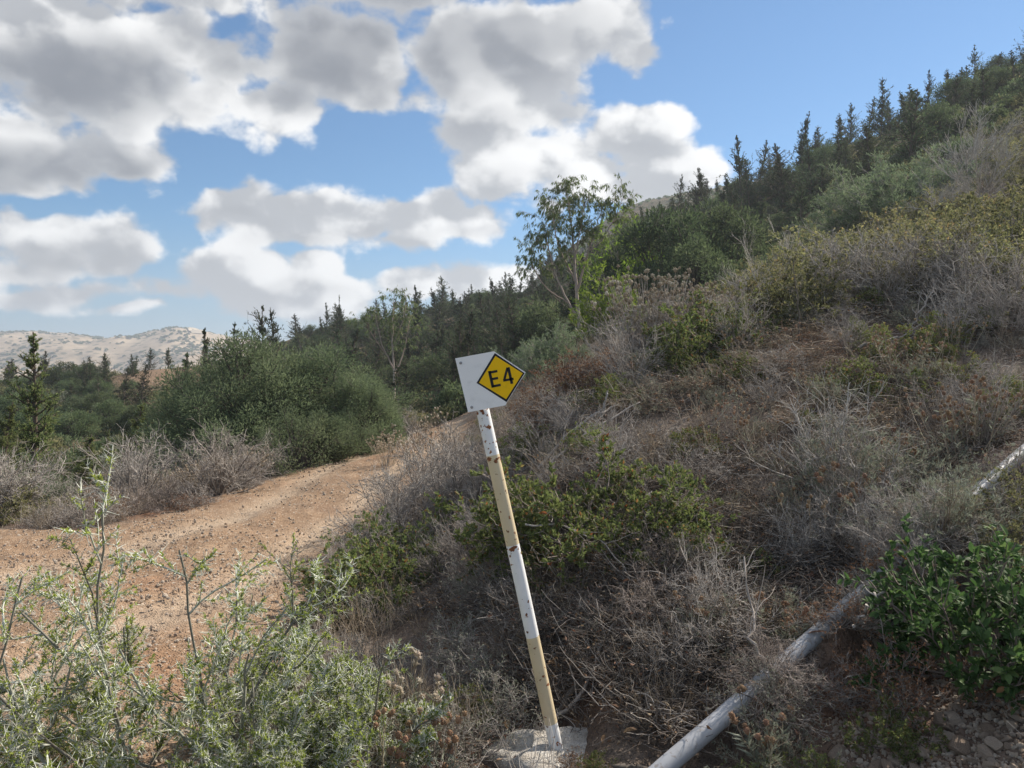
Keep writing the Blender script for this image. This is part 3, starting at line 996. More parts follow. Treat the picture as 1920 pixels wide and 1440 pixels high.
# trees
def conifer(seed, H, Rb, nb, ns, nl, ll, mat='conifer', gap=0.1, up=.55, bend=.03, p=.85):
    rng = g(seed)
    tb, cb = MB(), MB()
    tr = rods(rng, np.array([[0, 0, -.3]]), np.array([[0, 0, 1.]]), np.array([H + .3]), 12, bend, .12)
    tb.tubes(tr, taper(1, 12, .022 * H, .004 * H), 7, [.4])
    tz = rng.uniform(gap, .985, nb)
    q, tan = along(tr, tz[None])
    q = q[0]
    az = rng.uniform(0, 2 * np.pi, nb)
    ln = Rb * (1 - tz) ** p * rng.uniform(.4, 1.25, nb) + .008 * H
    # uneven sectors, as wind and neighbours leave them
    whorl = .75 + .5 * (np.abs(((tz * H * 1.6) % 1) - .5) > .22)
    ln *= whorl
    ln *= 1 + .25 * np.sin(az * 2 + rng.uniform(0, 6)) * np.sin(tz * 9 + rng.uniform(0, 6))
    d = np.stack([np.cos(az), np.sin(az), np.full(nb, up) + rng.normal(0, .22, nb) + tz * .5], -1)
    s0 = rods(rng, q, d, ln, 6, .11, .05)
    tb.tubes(s0, taper(nb, 6, .0055 * H, .0015 * H), 4, rng.uniform(.2, .7, nb))
    pz, dz_, t_ = spawn(rng, s0, ns, .15, 1.0, .4, 1.0)
    s1 = rods(rng, pz, dz_, np.repeat(ln, ns) * rng.uniform(.18, .42, len(pz)), 4, .14, .06)
    tb.tubes(s1, taper(len(pz), 4, .0016 * H, .0008 * H), 3, rng.uniform(.2, .7, len(pz)))
    for par, n in ((s1, nl), (s0, nl)):
        q, d, t_ = spawn(rng, par, n, .1, 1.0, .3, 1.0)
        L = ll * rng.uniform(.55, 1.35, len(q)) * np.clip(1.45 - q[:, 2] / H, .5, 1.1)
        cb.leaves(q, d + np.array([0, 0, .15]), L, L * rng.uniform(.22, .4, len(q)), np.clip(rng.normal(.48, .22, len(q)), 0, 1), rng)
    top, tt = along(tr, np.linspace(.82, 1, 34)[None])
    top = top[0]
    cb.leaves(top, rng.normal(size=top.shape) * .5 + np.array([0, 0, .9]), ll * .6, ll * .18, rng.random(34), rng)
    return [('trunk', tb.mesh('trunk', M['bark'])), ('crown', cb.mesh('crown', M[mat]))]


CON = []
for i, (H, Rb, nb) in enumerate([(5.2, 1.9, 88), (5.8, 1.75, 96), (4.6, 2.1, 80), (5.4, 1.4, 84), (4.4, 1.7, 56), (6.2, 2.2, 100)]):
    reg('conifer%d' % i, conifer(400 + i, H, Rb, nb, 6, 8, .17, up=(.55, .8, .3, .7, .15, .4)[i], gap=(.06, .08, .05, .12, .15, .05)[i], bend=.05))
    CON.append('conifer%d' % i)
for i, (H, Rb) in enumerate([(4.0, 1.0), (3.4, .95)]):
    reg('near_conifer%d' % i, conifer(420 + i, H, Rb, 110, 8, 13, .085, mat='conifer_warm', up=.35, gap=.04, bend=.06))
reg('cypress0', conifer(430, 5.5, .32, 90, 5, 9, .14, up=2.2, gap=.03, bend=.01, p=.5))


def broad_tree(seed, Rr, H, nclump, nl, ll, lw=.3, mat='wattle', low=.12, bark='twig_dark', cr=.27):
    """several limbs from the base; crown of overlapping leaf clumps with gaps"""
    rng = g(seed)
    tb, cb = MB(), MB()
    az = rng.uniform(0, 2 * np.pi, nclump)
    el = np.arcsin(rng.uniform(-.12, 1, nclump))
    k = rng.uniform(.74, 1.0, nclump)
    lob = 1 + .10 * np.sin(3 * az + seed) + .07 * np.sin(5 * az + 2 * el + seed * 2)
    c = np.stack([np.cos(el) * np.cos(az) * Rr * k * lob, np.cos(el) * np.sin(az) * Rr * k * lob, H * low + np.maximum(np.sin(el), -.1) * H * (1 - low) * k * lob], -1)
    # limbs reach to the clumps
    K = 6
    tt = np.linspace(0, 1, K)[None, :, None]
    mid = c * np.array([.35, .35, .55])
    b0 = rng.normal(0, .05 * Rr, (nclump, 3)) * np.array([1, 1, 0]) + np.array([0, 0, -.2])
    pts = (1 - tt) ** 2 * b0[:, None] + 2 * tt * (1 - tt) * mid[:, None] + tt ** 2 * c[:, None]
    pts[:, 1:-1] += rng.normal(0, .03 * Rr, (nclump, K - 2, 3))
    tb.tubes(pts, taper(nclump, K, .022 * Rr, .006 * Rr), 4, rng.uniform(.2, .8, nclump))
    rc = cr * Rr * rng.uniform(.7, 1.25, nclump)
    p, d, _ = spawn(rng, pts, 6, .7, 1., .3, 1.3)
    s1 = rods(rng, p, d, np.repeat(rc, 6) * rng.uniform(.7, 1.2, len(p)), 4, .2, .1)
    tb.tubes(s1, taper(len(p), 4, .005 * Rr, .002 * Rr), 3, rng.uniform(.2, .8, len(p)))
    ci = np.repeat(np.arange(nclump), nl)
    dd = nrm(rng.normal(size=(len(ci), 3)))
    pos = c[ci] + dd * (rng.random(len(ci)) ** .42)[:, None] * rc[ci][:, None] * np.array([1, 1, .8])
    L = ll * rng.uniform(.6, 1.35, len(ci))
    tone = np.clip(rng.normal(.45, .18, nclump)[ci] + rng.normal(0, .16, len(ci)), 0, 1)
    cb.leaves(pos, dd + rng.normal(size=dd.shape) * .5 + np.array([0, 0, .35]), L, L * lw, tone, rng)
    return [('trunk', tb.mesh('trunk', M[bark])), ('crown', cb.mesh('crown', M[mat]))]


reg('wattle0', broad_tree(500, 1.9, 2.7, 130, 420, .075, .26, 'wattle', cr=.24))
reg('wattle1', broad_tree(501, 1.5, 2.3, 110, 380, .068, .26, 'wattle', cr=.24))
reg('wattle2', broad_tree(502, 1.0, 1.2, 50, 260, .055, .28, 'wattle'))
for i in range(3):
    reg('wood_tree%d' % i, broad_tree(510 + i, 2.0, 2.5, 60, 170, .15, .34, 'wood_leaf'))
reg('scrub0', broad_tree(520, 1.0, .85, 26, 70, .13, .4, 'wood_leaf', .1))
reg('scrub1', broad_tree(521, 1.0, .8, 26, 70, .13, .4, 'olive', .1))
reg('scrub2', broad_tree(522, 1.0, .8, 24, 60, .13, .35, 'sage', .1))


def gum_tree(seed, limbs, H, ntw, nlf, ll, mat='gum', spread=1.0):
    """slender gum with forking limbs and drooping leaf tassels; limbs given as polylines"""
    rng = g(seed)
    tb, cb = MB(), MB()
    for (pl, r0, r1) in limbs:
        a = np.array(pl, float)
        # smooth and roughen the given line
        t0 = np.linspace(0, 1, len(a))
        t1 = np.linspace(0, 1, 14)
        a = np.stack([np.interp(t1, t0, a[:, k]) for k in range(3)], -1)
        a[1:-1] = .25 * a[:-2] + .5 * a[1:-1] + .25 * a[2:]
        a[1:-1] += rng.normal(0, .012 * H / 6, (12, 3))
        tb.tubes(a[None], taper(1, 14, r0, r1), 7, [rng.uniform(.3, .8)])
        n = int(ntw * np.linalg.norm(a[-1] - a[0]) / H)
        p, d, _ = spawn(rng, a[None], n, .45, 1.0, .4, 1.1)
        s = rods(rng, p, d, rng.uniform(.35, 1.0, n) * spread, 7, .14, .03)
        tb.tubes(s, taper(n, 7, .010, .003), 3, rng.uniform(.2, .8, n))
        p, d, _ = spawn(rng, s, 5, .4, 1., .3, 1.)
        s1 = rods(rng, p, d, rng.uniform(.15, .42, len(p)) * spread, 5, .2, -.18)
        tb.tubes(s1, taper(len(p), 5, .004, .002), 3, rng.uniform(.2, .8, len(p)))
        q, d, _ = spawn(rng, s1, nlf, .25, 1.0, .3, 1.0)
        L = ll * rng.uniform(.6, 1.3, len(q))
        cb.leaves(q, d * .5 + np.array([0, 0, -.9]) + rng.normal(size=d.shape) * .25, L, L * .19, np.clip(rng.normal(.48, .24, len(q)), 0, 1), rng)
    return [('trunk', tb.mesh('trunk', M['gum_bark'])), ('crown', cb.mesh('crown', M[mat]))]


# the gum tree beside the mound: measured limb by limb (metres, from its foot)
reg('gum0', gum_tree(540, [
    ([(0, 0, -.3), (-.12, .0, 1.2), (-.22, .05, 2.4), (-.28, .1, 3.6), (-.45, .05, 5.0), (-.6, 0, 5.9)], .085, .012),
    ([(-.1, 0, .9), (-.55, -.1, 1.6), (-.95, -.2, 2.5), (-1.25, -.25, 3.5), (-1.45, -.2, 4.6)], .05, .008),
    ([(-.18, 0, 1.9), (.1, .1, 2.9), (.38, .2, 3.8), (.62, .2, 4.6), (.95, .25, 5.4)], .05, .009),
    ([(-.22, 0, 2.3), (-.7, .3, 3.3), (-.95, .45, 4.3), (-1.1, .5, 5.5)], .045, .008),
    ([(-.25, 0, 3.0), (-.1, -.3, 4.0), (.12, -.4, 5.2)], .035, .007),
    ([(.3, .2, 3.5), (.9, .3, 4.0), (1.4, .3, 5.0), (1.6, .3, 5.5)], .03, .006),
    ([(-.5, -.1, 1.5), (-1.3, -.1, 2.0), (-1.8, 0, 2.8), (-1.9, .1, 3.6)], .03, .006),
], 6, 52, 10, .16))
reg('gum1', gum_tree(541, [
    ([(0, 0, -.3), (.05, 0, 2), (-.05, .1, 4), (.1, .1, 6.5)], .09, .012),
    ([(.03, 0, 1.8), (.7, .1, 3.2), (1.1, .2, 5.2)], .05, .01),
    ([(.0, 0, 2.2), (-.7, .1, 3.6), (-1.1, .2, 5.6)], .05, .01),
    ([(0, .1, 3.4), (.4, -.4, 4.8), (.5, -.5, 6.2)], .04, .01),
    ([(-.4, .1, 3.0), (-1.3, 0, 4.0), (-1.7, 0, 4.8)], .04, .01),
], 6.5, 26, 8, .20, 'gum', 1.15))


def bare_tree(seed, H, Rr, n0=16):
    """leafless grey bush-tree: a short trunk and a fan of fine upswept twigs"""
    rng = g(seed)
    b = MB()
    tr = rods(rng, np.array([[0, 0, -.2]]), np.array([[.05, 0, 1.]]), np.array([H * .4]), 5, .08, .05)
    b.tubes(tr, taper(1, 5, .05 * H / 2, .03 * H / 2), 7, [.6])
    p, tan = along(tr, rng.uniform(.5, 1., (1, n0)))
    az = rng.uniform(0, 2 * np.pi, n0)
    d = np.stack([np.cos(az) * Rr, np.sin(az) * Rr, np.full(n0, H * .75) * rng.uniform(.2, 1.1, n0)], -1)
    L = np.linalg.norm(d, axis=1) * rng.uniform(.75, 1., n0)
    s0 = rods(rng, p[0], d, L, 8, .12, .06)
    b.tubes(s0, taper(n0, 8, .016 * H / 2, .006 * H / 2), 5, rng.uniform(.3, .8, n0))
    p, d, _ = spawn(rng, s0, 9, .2, 1., .25, .7)
    s1 = rods(rng, p, d, np.repeat(L, 9) * rng.uniform(.2, .45, len(p)), 6, .10, .08)
    b.tubes(s1, taper(len(p), 6, .006 * H / 2, .003 * H / 2), 3, rng.uniform(.4, .9, len(p)))
    p, d, _ = spawn(rng, s1, 7, .2, 1., .25, .7)
    s2 = rods(rng, p, d, rng.uniform(.12, .34, len(p)) * H / 2, 4, .10, .08)
    b.tubes(s2, taper(len(p), 4, .0032 * H / 2, .002 * H / 2), 3, rng.uniform(.5, 1., len(p)))
    return [('branches', b.mesh('branches', M['twig_pale']))]


reg('bare0', bare_tree(560, 2.0, 1.1))
reg('bare1', bare_tree(561, 1.7, 1.0, 12))


def place(proto, name, label, cat, loc, rz, s=1.0, group=None, sz=None, tilt=(0, 0)):
    e = bpy.data.objects.new(name, None)
    COL.objects.link(e)
    e.location = loc
    e.rotation_euler = (tilt[0], tilt[1], rz)
    e.scale = (s, s, sz if sz else s)
    e.empty_display_size = .1
    tag(e, label, cat, group)
    for pn, me in PROTO[proto]:
        o = bpy.data.objects.new(pn, me)
        COL.objects.link(o)
        o.parent = e
        if pn == 'seed_heads':
            o['kind'] = 'stuff'
    return e

# ------------------------------------------------------------------ the way-marker: leaning pole with its sign plate
YS = 3.5


def plane(px, py, Y=YS):
    return Vector(((px - 960) / FPX * Y, Y, EYE + (720 - py) / FPX * Y))


def paint_mat(name, col, rust_lo):
    m, t = new_mat(name)
    tc = t.n('ShaderNodeTexCoord').outputs['Object']
    n1 = t.noise(tc, 42, 3, .55)
    n2 = t.noise(tc, 7, 3, .5)
    n3 = t.noise(tc, 60, 3, .6)
    zz = t.sep(tc)[2]
    band = t.ramp(t.m('ABSOLUTE', t.m('SUBTRACT', zz, 1.285)), 0.0, .045, .17, 0.0)
    upper = t.ramp(zz, 1.25, 1.4, 0.0, .045)
    rust = t.ramp(t.m('ADD', t.m('ADD', n1, t.m('ADD', band, upper)), t.m('MULTIPLY', t.m('SUBTRACT', n2, .5), .5)), rust_lo, rust_lo + .035)
    rc = ramp_cols(t, n3, [(.35, (.12, .045, .02)), (.55, (.26, .10, .04)), (.7, (.38, .19, .09))])
    c = t.mix(t.ramp(n2, .4, .8), col, tuple(q * .86 for q in col))
    c = t.mix(rust, c, rc)
    out(t, bsdf(t, c, t.ramp(rust, 0, 1, .42, .9), .4, bump(t, t.m('ADD', rust, t.m('MULTIPLY', n3, .15)), .25, .004)))
    return m


M['white_paint'] = paint_mat('chalky white paint', (.82, .82, .81), .625)
M['cream_paint'] = paint_mat('faded cream paint', (.66, .55, .36), .65)


def flat_mat(name, col, rough=.45, spec=.4, metal=0.):
    m, t = new_mat(name)
    tc = t.n('ShaderNodeTexCoord').outputs['Object']
    n = t.noise(tc, 22, 4, .6)
    c = t.mix(t.ramp(n, .5, .8), col, tuple(q * .88 for q in col))
    out(t, bsdf(t, c, rough, spec, None, metal))
    return m


M['plate'] = flat_mat('white sign enamel', (.88, .88, .875), .5, .3)
M['yellow'] = flat_mat('yellow sign film', (.93, .56, .006), .6, .2)
M['black'] = flat_mat('black sign film', (.018, .020, .024), .55, .25)
M['metal'] = flat_mat('dull zinc', (.34, .34, .34), .45, .5, .8)

marker = bpy.data.objects.new('trail_marker', None)
COL.objects.link(marker)
foot = plane(1041, 1396)
marker.location = foot
tag(marker, 'leaning white and cream banded metal pole carrying the E4 trail sign', 'trail marker')


def local(px, py, dy=0.0):
    v = plane(px, py) - foot
    return np.array([v.x, dy, v.z])


# pole: ring rows at every change of paint
axis_t, axis_b = np.array([882.5, 670.]), np.array([1046., 1418.])
ys = [670, 700, 740, 770, 800, 853, 853.5, 900, 960, 1021, 1021.5, 1080, 1140, 1193, 1193.5, 1250, 1300, 1355, 1355.5, 1380, 1418]
ring, nn, pr = [], 18, .0303
ax = nrm(local(*axis_b) - local(*axis_t))
e1 = nrm(np.cross(ax, [0, 1., 0]))
e2 = np.cross(ax, e1)
pm = MB()
vv = []
for y_ in ys:
    f_ = (y_ - axis_t[1]) / (axis_b[1] - axis_t[1])
    bow = 2.0 * math.sin(math.pi * f_)
    c_ = local(axis_t[0] + (axis_b[0] - axis_t[0]) * f_ + bow, y_)
    for k in range(nn):
        a_ = 2 * math.pi * k / nn
        vv.append(c_ + pr * (math.cos(a_) * e1 + math.sin(a_) * e2))
vv = np.array(vv)
for j in range(len(ys) - 1):
    ym = .5 * (ys[j] + ys[j + 1])
    mt = 1 if (853.2 < ym < 1021.2 or 1193.2 < ym < 1355.2) else 0
    q = [(j * nn + k, j * nn + (k + 1) % nn, (j + 1) * nn + (k + 1) % nn, (j + 1) * nn + k) for k in range(nn)]
    pm.f.append(np.array(q))
    pm.mi.append(np.full(nn, mt, np.int32))
pm.v.append(vv)
pm.r.append(np.full(len(vv), .5))
pm.nv = len(vv)
pole = pm.build('pole', [M['white_paint'], M['cream_paint']], marker, True)
cap = MB()
c_ = local(*axis_t)
cv = [c_ - ax * .004]
for r_, h_ in ((.024, .004), (.031, .002), (.0325, -.002), (.0325, -.012)):
    for k in range(nn):
        a_ = 2 * math.pi * k / nn
        cv.append(c_ + r_ * (math.cos(a_) * e1 + math.sin(a_) * e2) - ax * h_)
cap.add(cv, [(0, 1 + k, 1 + (k + 1) % nn) for k in range(nn)])
cap.f.append(np.array([(1 + j * nn + k, 1 + j * nn + (k + 1) % nn, 1 + (j + 1) * nn + (k + 1) % nn, 1 + (j + 1) * nn + k) for j in range(3) for k in range(nn)]))
cap.mi.append(np.zeros(3 * nn, np.int32))
cap.build('pole_cap', M['white_paint'], marker, True)


def prism(b, pts2, y_front, y_back, mat=0):
    """pts2: outline in photograph pixels (clockwise seen from the path), extruded along the depth"""
    n = len(pts2)
    v = [local(px, py, y_front) for px, py in pts2] + [local(px, py, y_back) for px, py in pts2]
    b.add(v, [(i, (i + 1) % n, n + (i + 1) % n, n + i) for i in range(n)], .5, mat)
    # faces by fan (convex outlines only)
    off = b.nv - 2 * n
    b.f.append(np.array([(off, off + i + 1, off + i) for i in range(1, n - 1)]))
    b.mi.append(np.full(n - 2, mat, np.int32))
    b.f.append(np.array([(off + n, off + n + i, off + n + i + 1) for i in range(1, n - 1)]))
    b.mi.append(np.full(n - 2, mat, np.int32))


F = -.036
b = MB()
prism(b, [(854.5, 672.5), (926.5, 659.2), (985.5, 698.5), (950.5, 754), (948, 759.5), (878.5, 772.5)], F, F + .0035)
plate = b.build('sign_plate', M['plate'], marker)
b = MB()
prism(b, [(928, 662.5), (983.5, 699.8), (950, 753.6), (894.2, 718)], F - .0007, F - .0001)
b.build('diamond_border', M['black'], plate)
b = MB()
prism(b, [(929.4, 668), (979.8, 700.2), (949.2, 748.2), (898.9, 717.4)], F - .0014, F - .0008)
b.build('diamond', M['yellow'], plate)


def stroke(b, x0, y0, x1, y1, w):
    """bar between two points of the sign photograph (its own enlarged pixels: 12 per photograph pixel)"""
    d = np.array([x1 - x0, y1 - y0], float)
    d /= np.linalg.norm(d)
    n = np.array([-d[1], d[0]]) * w / 2
    o = [(x0 + n[0], y0 + n[1]), (x0 - n[0], y0 - n[1]), (x1 - n[0], y1 - n[1]), (x1 + n[0], y1 + n[1])]
    o = [(840 + p[0] / 12, 640 + p[1] / 12) for p in o]
    prism(b, o[::-1], F - .0021, F - .0015)


b = MB()
stroke(b, 935, 672, 1018, 1040, 64)
stroke(b, 930, 708, 1114, 671, 54)
stroke(b, 985, 855, 1130, 824, 54)
stroke(b, 1005, 1014, 1190, 978, 54)
b.build('letter', M['black'], plate)
b = MB()
stroke(b, 1356, 588, 1440, 956, 62)
stroke(b, 1338, 596, 1264, 880, 52)
stroke(b, 1243, 884, 1476, 842, 52)
b.build('digit', M['black'], plate)
for (px, py) in ((864.8, 681), (885.3, 763.2)):
    b = MB()
    v = sphere_mesh(10, 6)
    b.add(v[0] * np.array([.0068, .004, .0068]) + local(px, py, F - .0005), v[1])
    b.add(v[0] * np.array([.0068, .004, .0068]) + local(px, py, F - .0005), v[2])
    b.build('bolt', M['metal'], plate, True)


# ------------------------------------------------------------------ boulder at the foot of the pole
def rock_mesh(name, seed, mat, nu=14, nv=10, rough=.3, flat=.75, cuts=7):
    rng = g(seed)
    v, f3, f4 = sphere_mesh(nu, nv)
    for k in range(cuts):
        n = nrm(rng.normal(size=3))
        dlim = rng.uniform(.45, .85)
        s = v @ n
        v = v - np.outer(np.maximum(s - dlim, 0), n)
    w = 1 + rough * (fbm(v[:, 0] * 2 + seed * 3.1 + v[:, 2] * 1.3, v[:, 1] * 2 + v[:, 2] * 1.7, 3, seed) - .5)
    v = v * w[:, None] * np.array([1, rng.uniform(.7, 1), flat])
    b = MB()
    b.add(v, f3)
    b.add(v, f4)
    b.nv = 2 * len(v)
    return b.mesh(name, mat)


o = link('boulder', rock_mesh('boulder', 604, M['limestone'], 44, 30, .7, .8, 6))
o.data.polygons.foreach_set('use_smooth', np.ones(len(o.data.polygons), bool))
o.location = (.165, 3.57, -.035)
o.scale = (.40, .31, .235)
o.rotation_euler = (.1, .12, .6)
tag(o, 'pale pitted limestone boulder at the foot of the leaning pole', 'boulder')
# ------------------------------------------------------------------ the pipe along the bank
m, t = new_mat('weathered pale pipe')
tc = t.n('ShaderNodeTexCoord').outputs['Object']
n1 = t.noise(tc, 3, 5, .6)
n2 = t.noise(tc, 26, 4, .65)
c = t.mix(t.ramp(n1, .35, .65), (.40, .415, .445), (.30, .305, .315))
c = t.mix(t.m('MULTIPLY', t.ramp(n2, .56, .66), .6), c, (.22, .18, .145))
out(t, bsdf(t, c, .5, .4, bump(t, n2, .15, .004)))
M['pipe'] = m
pa = PIPE
tt = np.linspace(0, 1, 60)
t0 = np.linspace(0, 1, len(pa))
pp = np.stack([np.interp(tt, t0, pa[:, k]) for k in range(3)], -1)
for _ in range(3):
    pp[1:-1] = .25 * pp[:-2] + .5 * pp[1:-1] + .25 * pp[2:]
pxs = 960 + FPX * pp[:, 0] / pp[:, 1]
sink_ = np.interp(pxs, [1405, 1425, 1450, 1465, 1540, 1555, 1575, 1590, 1645, 1665, 1765, 1785], [0, 1, 1, 0, 0, 1, 1, 0, 0, 1, 1, 0])
pp[:, 2] -= .03
for _ in range(2):
    pp[1:-1, 2] = .25 * pp[:-2, 2] + .5 * pp[1:-1, 2] + .25 * pp[2:, 2]
pipe = bpy.data.objects.new('water_pipe', None)
COL.objects.link(pipe)
pipe.location = pa[0]
tag(pipe, 'long pale grey water pipe lying up the bank through the brush', 'pipe')
b = MB()
b.tubes(pp[None] - pa[0], np.full((1, 60), .040), 20)
b.build('pipe_run', M['pipe'], pipe, True)
for i in (22, 47):
    b = MB()
    d_ = nrm(pp[i + 1] - pp[i])
    b.tubes((np.stack([pp[i] - d_ * .06, pp[i] - d_ * .055, pp[i] + d_ * .055, pp[i] + d_ * .06]) - pa[0])[None], np.array([[.041, .046, .046, .041]]), 20)
    b.build('coupling', M['pipe'], pipe, True)

# ------------------------------------------------------------------ woods and scrub beyond the track
rnd = random.Random(5)
RZ = lambda: rnd.uniform(0, 6.28)
used_xy = []


def free(x, y, d):
    for (a, b_, c_) in used_xy:
        if (a - x) ** 2 + (b_ - y) ** 2 < (min(d, c_)) ** 2:
            return False
    used_xy.append((x, y, d))
    return True


def tree_at(proto, px, Y, h_px, base_h, name, label, cat, group=None, sink=.1, wide=1.0):
    """a tree whose top rises to photograph row h_px"""
    p = at(px, Y)
    H = EYE + (720 - h_px) / FPX * Y - p.z
    s = H / base_h
    p.z -= sink
    return place(proto, name, label, cat, p, RZ(), s * wide, group, s)


H_OF = {'conifer0': 5.2, 'conifer1': 5.8, 'conifer2': 4.6, 'conifer3': 5.4, 'conifer4': 4.4, 'conifer5': 6.2, 'cypress0': 5.5, 'near_conifer0': 4.0, 'near_conifer1': 3.4,
        'wattle0': 2.9, 'wattle1': 2.5, 'wattle2': 1.4, 'wood_tree0': 2.8, 'wood_tree1': 2.8, 'wood_tree2': 2.8}

# trees one can point at: (kind, column, depth, row of the top, width factor, name, label, category)
for (k, px, Y, top, wd, nm, lb, ct) in [
    ('near_conifer0', 62, 15, 612, 1.0, 'conifer', 'tall feathery conifer at the left edge of the view beyond the track', 'tree'),
    ('near_conifer1', 10, 14, 742, 1.0, 'conifer', 'short conifer beside the tall feathery one at the left edge', 'tree'),
    ('near_conifer1', 250, 18.5, 742, 1.0, 'conifer', 'leaning yellowish conifer in the hollow left of the big round tree', 'tree'),
    ('near_conifer0', 318, 19, 712, .9, 'conifer', 'yellow green conifer standing closest left of the big round tree', 'tree'),
    ('near_conifer0', 205, 21, 800, .9, 'conifer', 'low conifer deep in the hollow behind the dry thistle row', 'tree'),
    ('near_conifer1', 150, 17, 805, 1.3, 'conifer', 'small spreading conifer right of the tall feathery conifer', 'tree'),
    ('conifer4', 330, 24, 655, .9, 'conifer', 'thin conifer with a bare leaning stem behind the yellow green ones', 'tree'),
    ('conifer1', 388, 30, 612, .7, 'conifer', 'narrow dark conifer rising just left of the big round tree against the far hills', 'tree'),
    ('conifer4', 428, 42, 602, .8, 'conifer', 'ragged conifer with a drooping top above the left of the round tree', 'tree'),
    ('conifer2', 497, 48, 570, .75, 'conifer', 'forked dark conifer above the middle of the big round tree', 'tree'),
    ('conifer0', 524, 50, 574, .7, 'conifer', 'second stem like conifer right beside the forked one', 'tree'),
    ('cypress0', 635, 98, 551, .9, 'cypress', 'slim black cypress column on the ridge behind the round trees', 'tree'),
    ('conifer1', 612, 96, 566, .8, 'conifer', 'dark conifer just left of the slim cypress column', 'tree'),
    ('conifer1', 785, 62, 533, .6, 'conifer', 'open tiered conifer standing above the wood right of the pale gum tree', 'tree'),
    ('wattle0', 455, 17, 628, 1.02, 'round_tree', 'big round grey green evergreen beside the track', 'tree'),
    ('wattle1', 590, 18, 628, 1.15, 'round_tree', 'round evergreen joined to the right of the biggest one', 'tree'),
    ('wattle1', 668, 17, 684, .95, 'round_tree', 'lower rounded evergreen closest to the leaning sign', 'tree'),
    ('wattle2', 400, 15.2, 745, 1.15, 'round_tree', 'low dark evergreen bush under the left side of the round tree', 'bush'),
    ('wattle2', 555, 14.6, 748, .95, 'round_tree', 'greyish evergreen bush in front of the round trees at the track edge', 'bush'),
    ('wattle2', 640, 15.5, 760, 1.0, 'round_tree', 'evergreen bush at the track edge under the lower rounded tree', 'bush'),
    ('wattle2', 160, 52, 735, 1.2, 'round_tree', 'rounded dark bush on the bare patch of the opposite slope', 'bush'),
    ('wood_tree0', 1250, 33, 380, .85, 'round_tree', 'broad dark evergreen behind the gum tree, left of its twin', 'tree'),
    ('wood_tree1', 1350, 34, 374, .85, 'round_tree', 'broad dark evergreen with a domed crown below the conifer skyline', 'tree'),
    ('wood_tree2', 1300, 30, 445, .9, 'round_tree', 'lower evergreen spreading beneath the two domed dark trees', 'tree'),
    ('wood_tree0', 1190, 36, 420, .7, 'round_tree', 'evergreen half hidden behind the gum tree crown', 'tree'),
    ('wood_tree1', 1015, 42, 556, .9, 'round_tree', 'rounded green tree at the edge of the wood left of the gum trunk', 'tree'),
    ('cypress0', 1568, 40, 305, 1.0, 'cypress', 'left one of two slender cypresses left of the silvery shrub', 'tree'),
    ('cypress0', 1584, 39, 308, 1.0, 'cypress', 'right one of two slender cypresses left of the silvery shrub', 'tree'),
    ('conifer4', 1829, 52, 78, .55, 'conifer', 'tall sparse conifer with a crooked top breaking the skyline at upper right', 'tree'),
    ('conifer1', 1390, 62, 252, .85, 'conifer', 'tall free standing conifer on the skyline left of the dense row', 'tree'),
    ('conifer0', 1652, 60, 146, .8, 'conifer', 'highest pointed conifer of the dense skyline row', 'tree'),
    ('conifer3', 1502, 64, 205, .8, 'conifer', 'slim pointed conifer at the middle of the skyline slope', 'tree'),
    ('conifer2', 1308, 66, 312, .7, 'conifer', 'conifer on the skyline right of the grey bare ridge', 'tree'),
    ('conifer5', 1272, 68, 322, .6, 'conifer', 'conifer on the skyline at the end of the grey bare ridge', 'tree'),
    ('conifer1', 1738, 58, 130, .8, 'conifer', 'dense dark conifer below the sparse crooked one on the skyline', 'tree'),
]:
    wide = wd
    tree_at(k, px, Y, top, H_OF[k], nm, lb, ct, None, .1, wide)
    used_xy.append(((px - 960) / FPX * Y, Y, 1.0 + Y * .012))

p = at(1090, 28)
place('gum0', 'gum_tree', 'slender gum tree with open drooping crown behind the mound', 'tree', p, 0.0, (EYE + (720 - 332) / FPX * 28 - p.z) / 6.2)
used_xy.append((p.x, p.y, 1.6))
p = at(738, 40)
place('gum1', 'gum_tree', 'pale thin leaved gum tree standing in the wood left of the sign', 'tree', p, .6, (EYE + (720 - 532) / FPX * 40 - p.z) / 6.8)
used_xy.append((p.x, p.y, 1.6))
p = at(1132, 24)
place('lime_bush0', 'lime_shrub', 'bright lime green shrub right of the gum tree trunk', 'shrub', p, 0, (EYE + (720 - 500) / FPX * 24 - p.z) / 1.75)
p = at(1165, 34)
place('lime_bush0', 'lime_shrub', 'taller dull green sapling behind the lime green shrub', 'shrub', p, 2, (EYE + (720 - 415) / FPX * 34 - p.z) / 1.75)
for (px, Y, top, lb) in ((1035, 21, 612, 'rounded silvery green bush below the gum tree'), (1000, 20, 655, 'silvery green bush just behind the top of the sign'), (960, 22, 660, 'small silvery bush left of the rounded silvery one'), (1090, 20, 648, 'silvery bush half hidden by the gum tree foot')):
    p = at(px, Y)
    s = (EYE + (720 - top) / FPX * Y - p.z) / 1.8
    place('silver_shrub0', 'silvery_shrub', lb, 'shrub', p, RZ(), s * .95, 'silvery bushes', s)
for (px, Y, top, lb, w) in ((1640, 24, 318, 'large silvery green shrub on the slope below the conifers', 1.1), (1710, 24.5, 288, 'upper half of the silvery green thicket below the conifers', 1.0)):
    p = at(px, Y)
    s = (EYE + (720 - top) / FPX * Y - p.z) / 1.8
    place('silver_shrub0', 'silvery_shrub', lb, 'shrub', p, RZ(), s * w, 'silvery bushes', s)

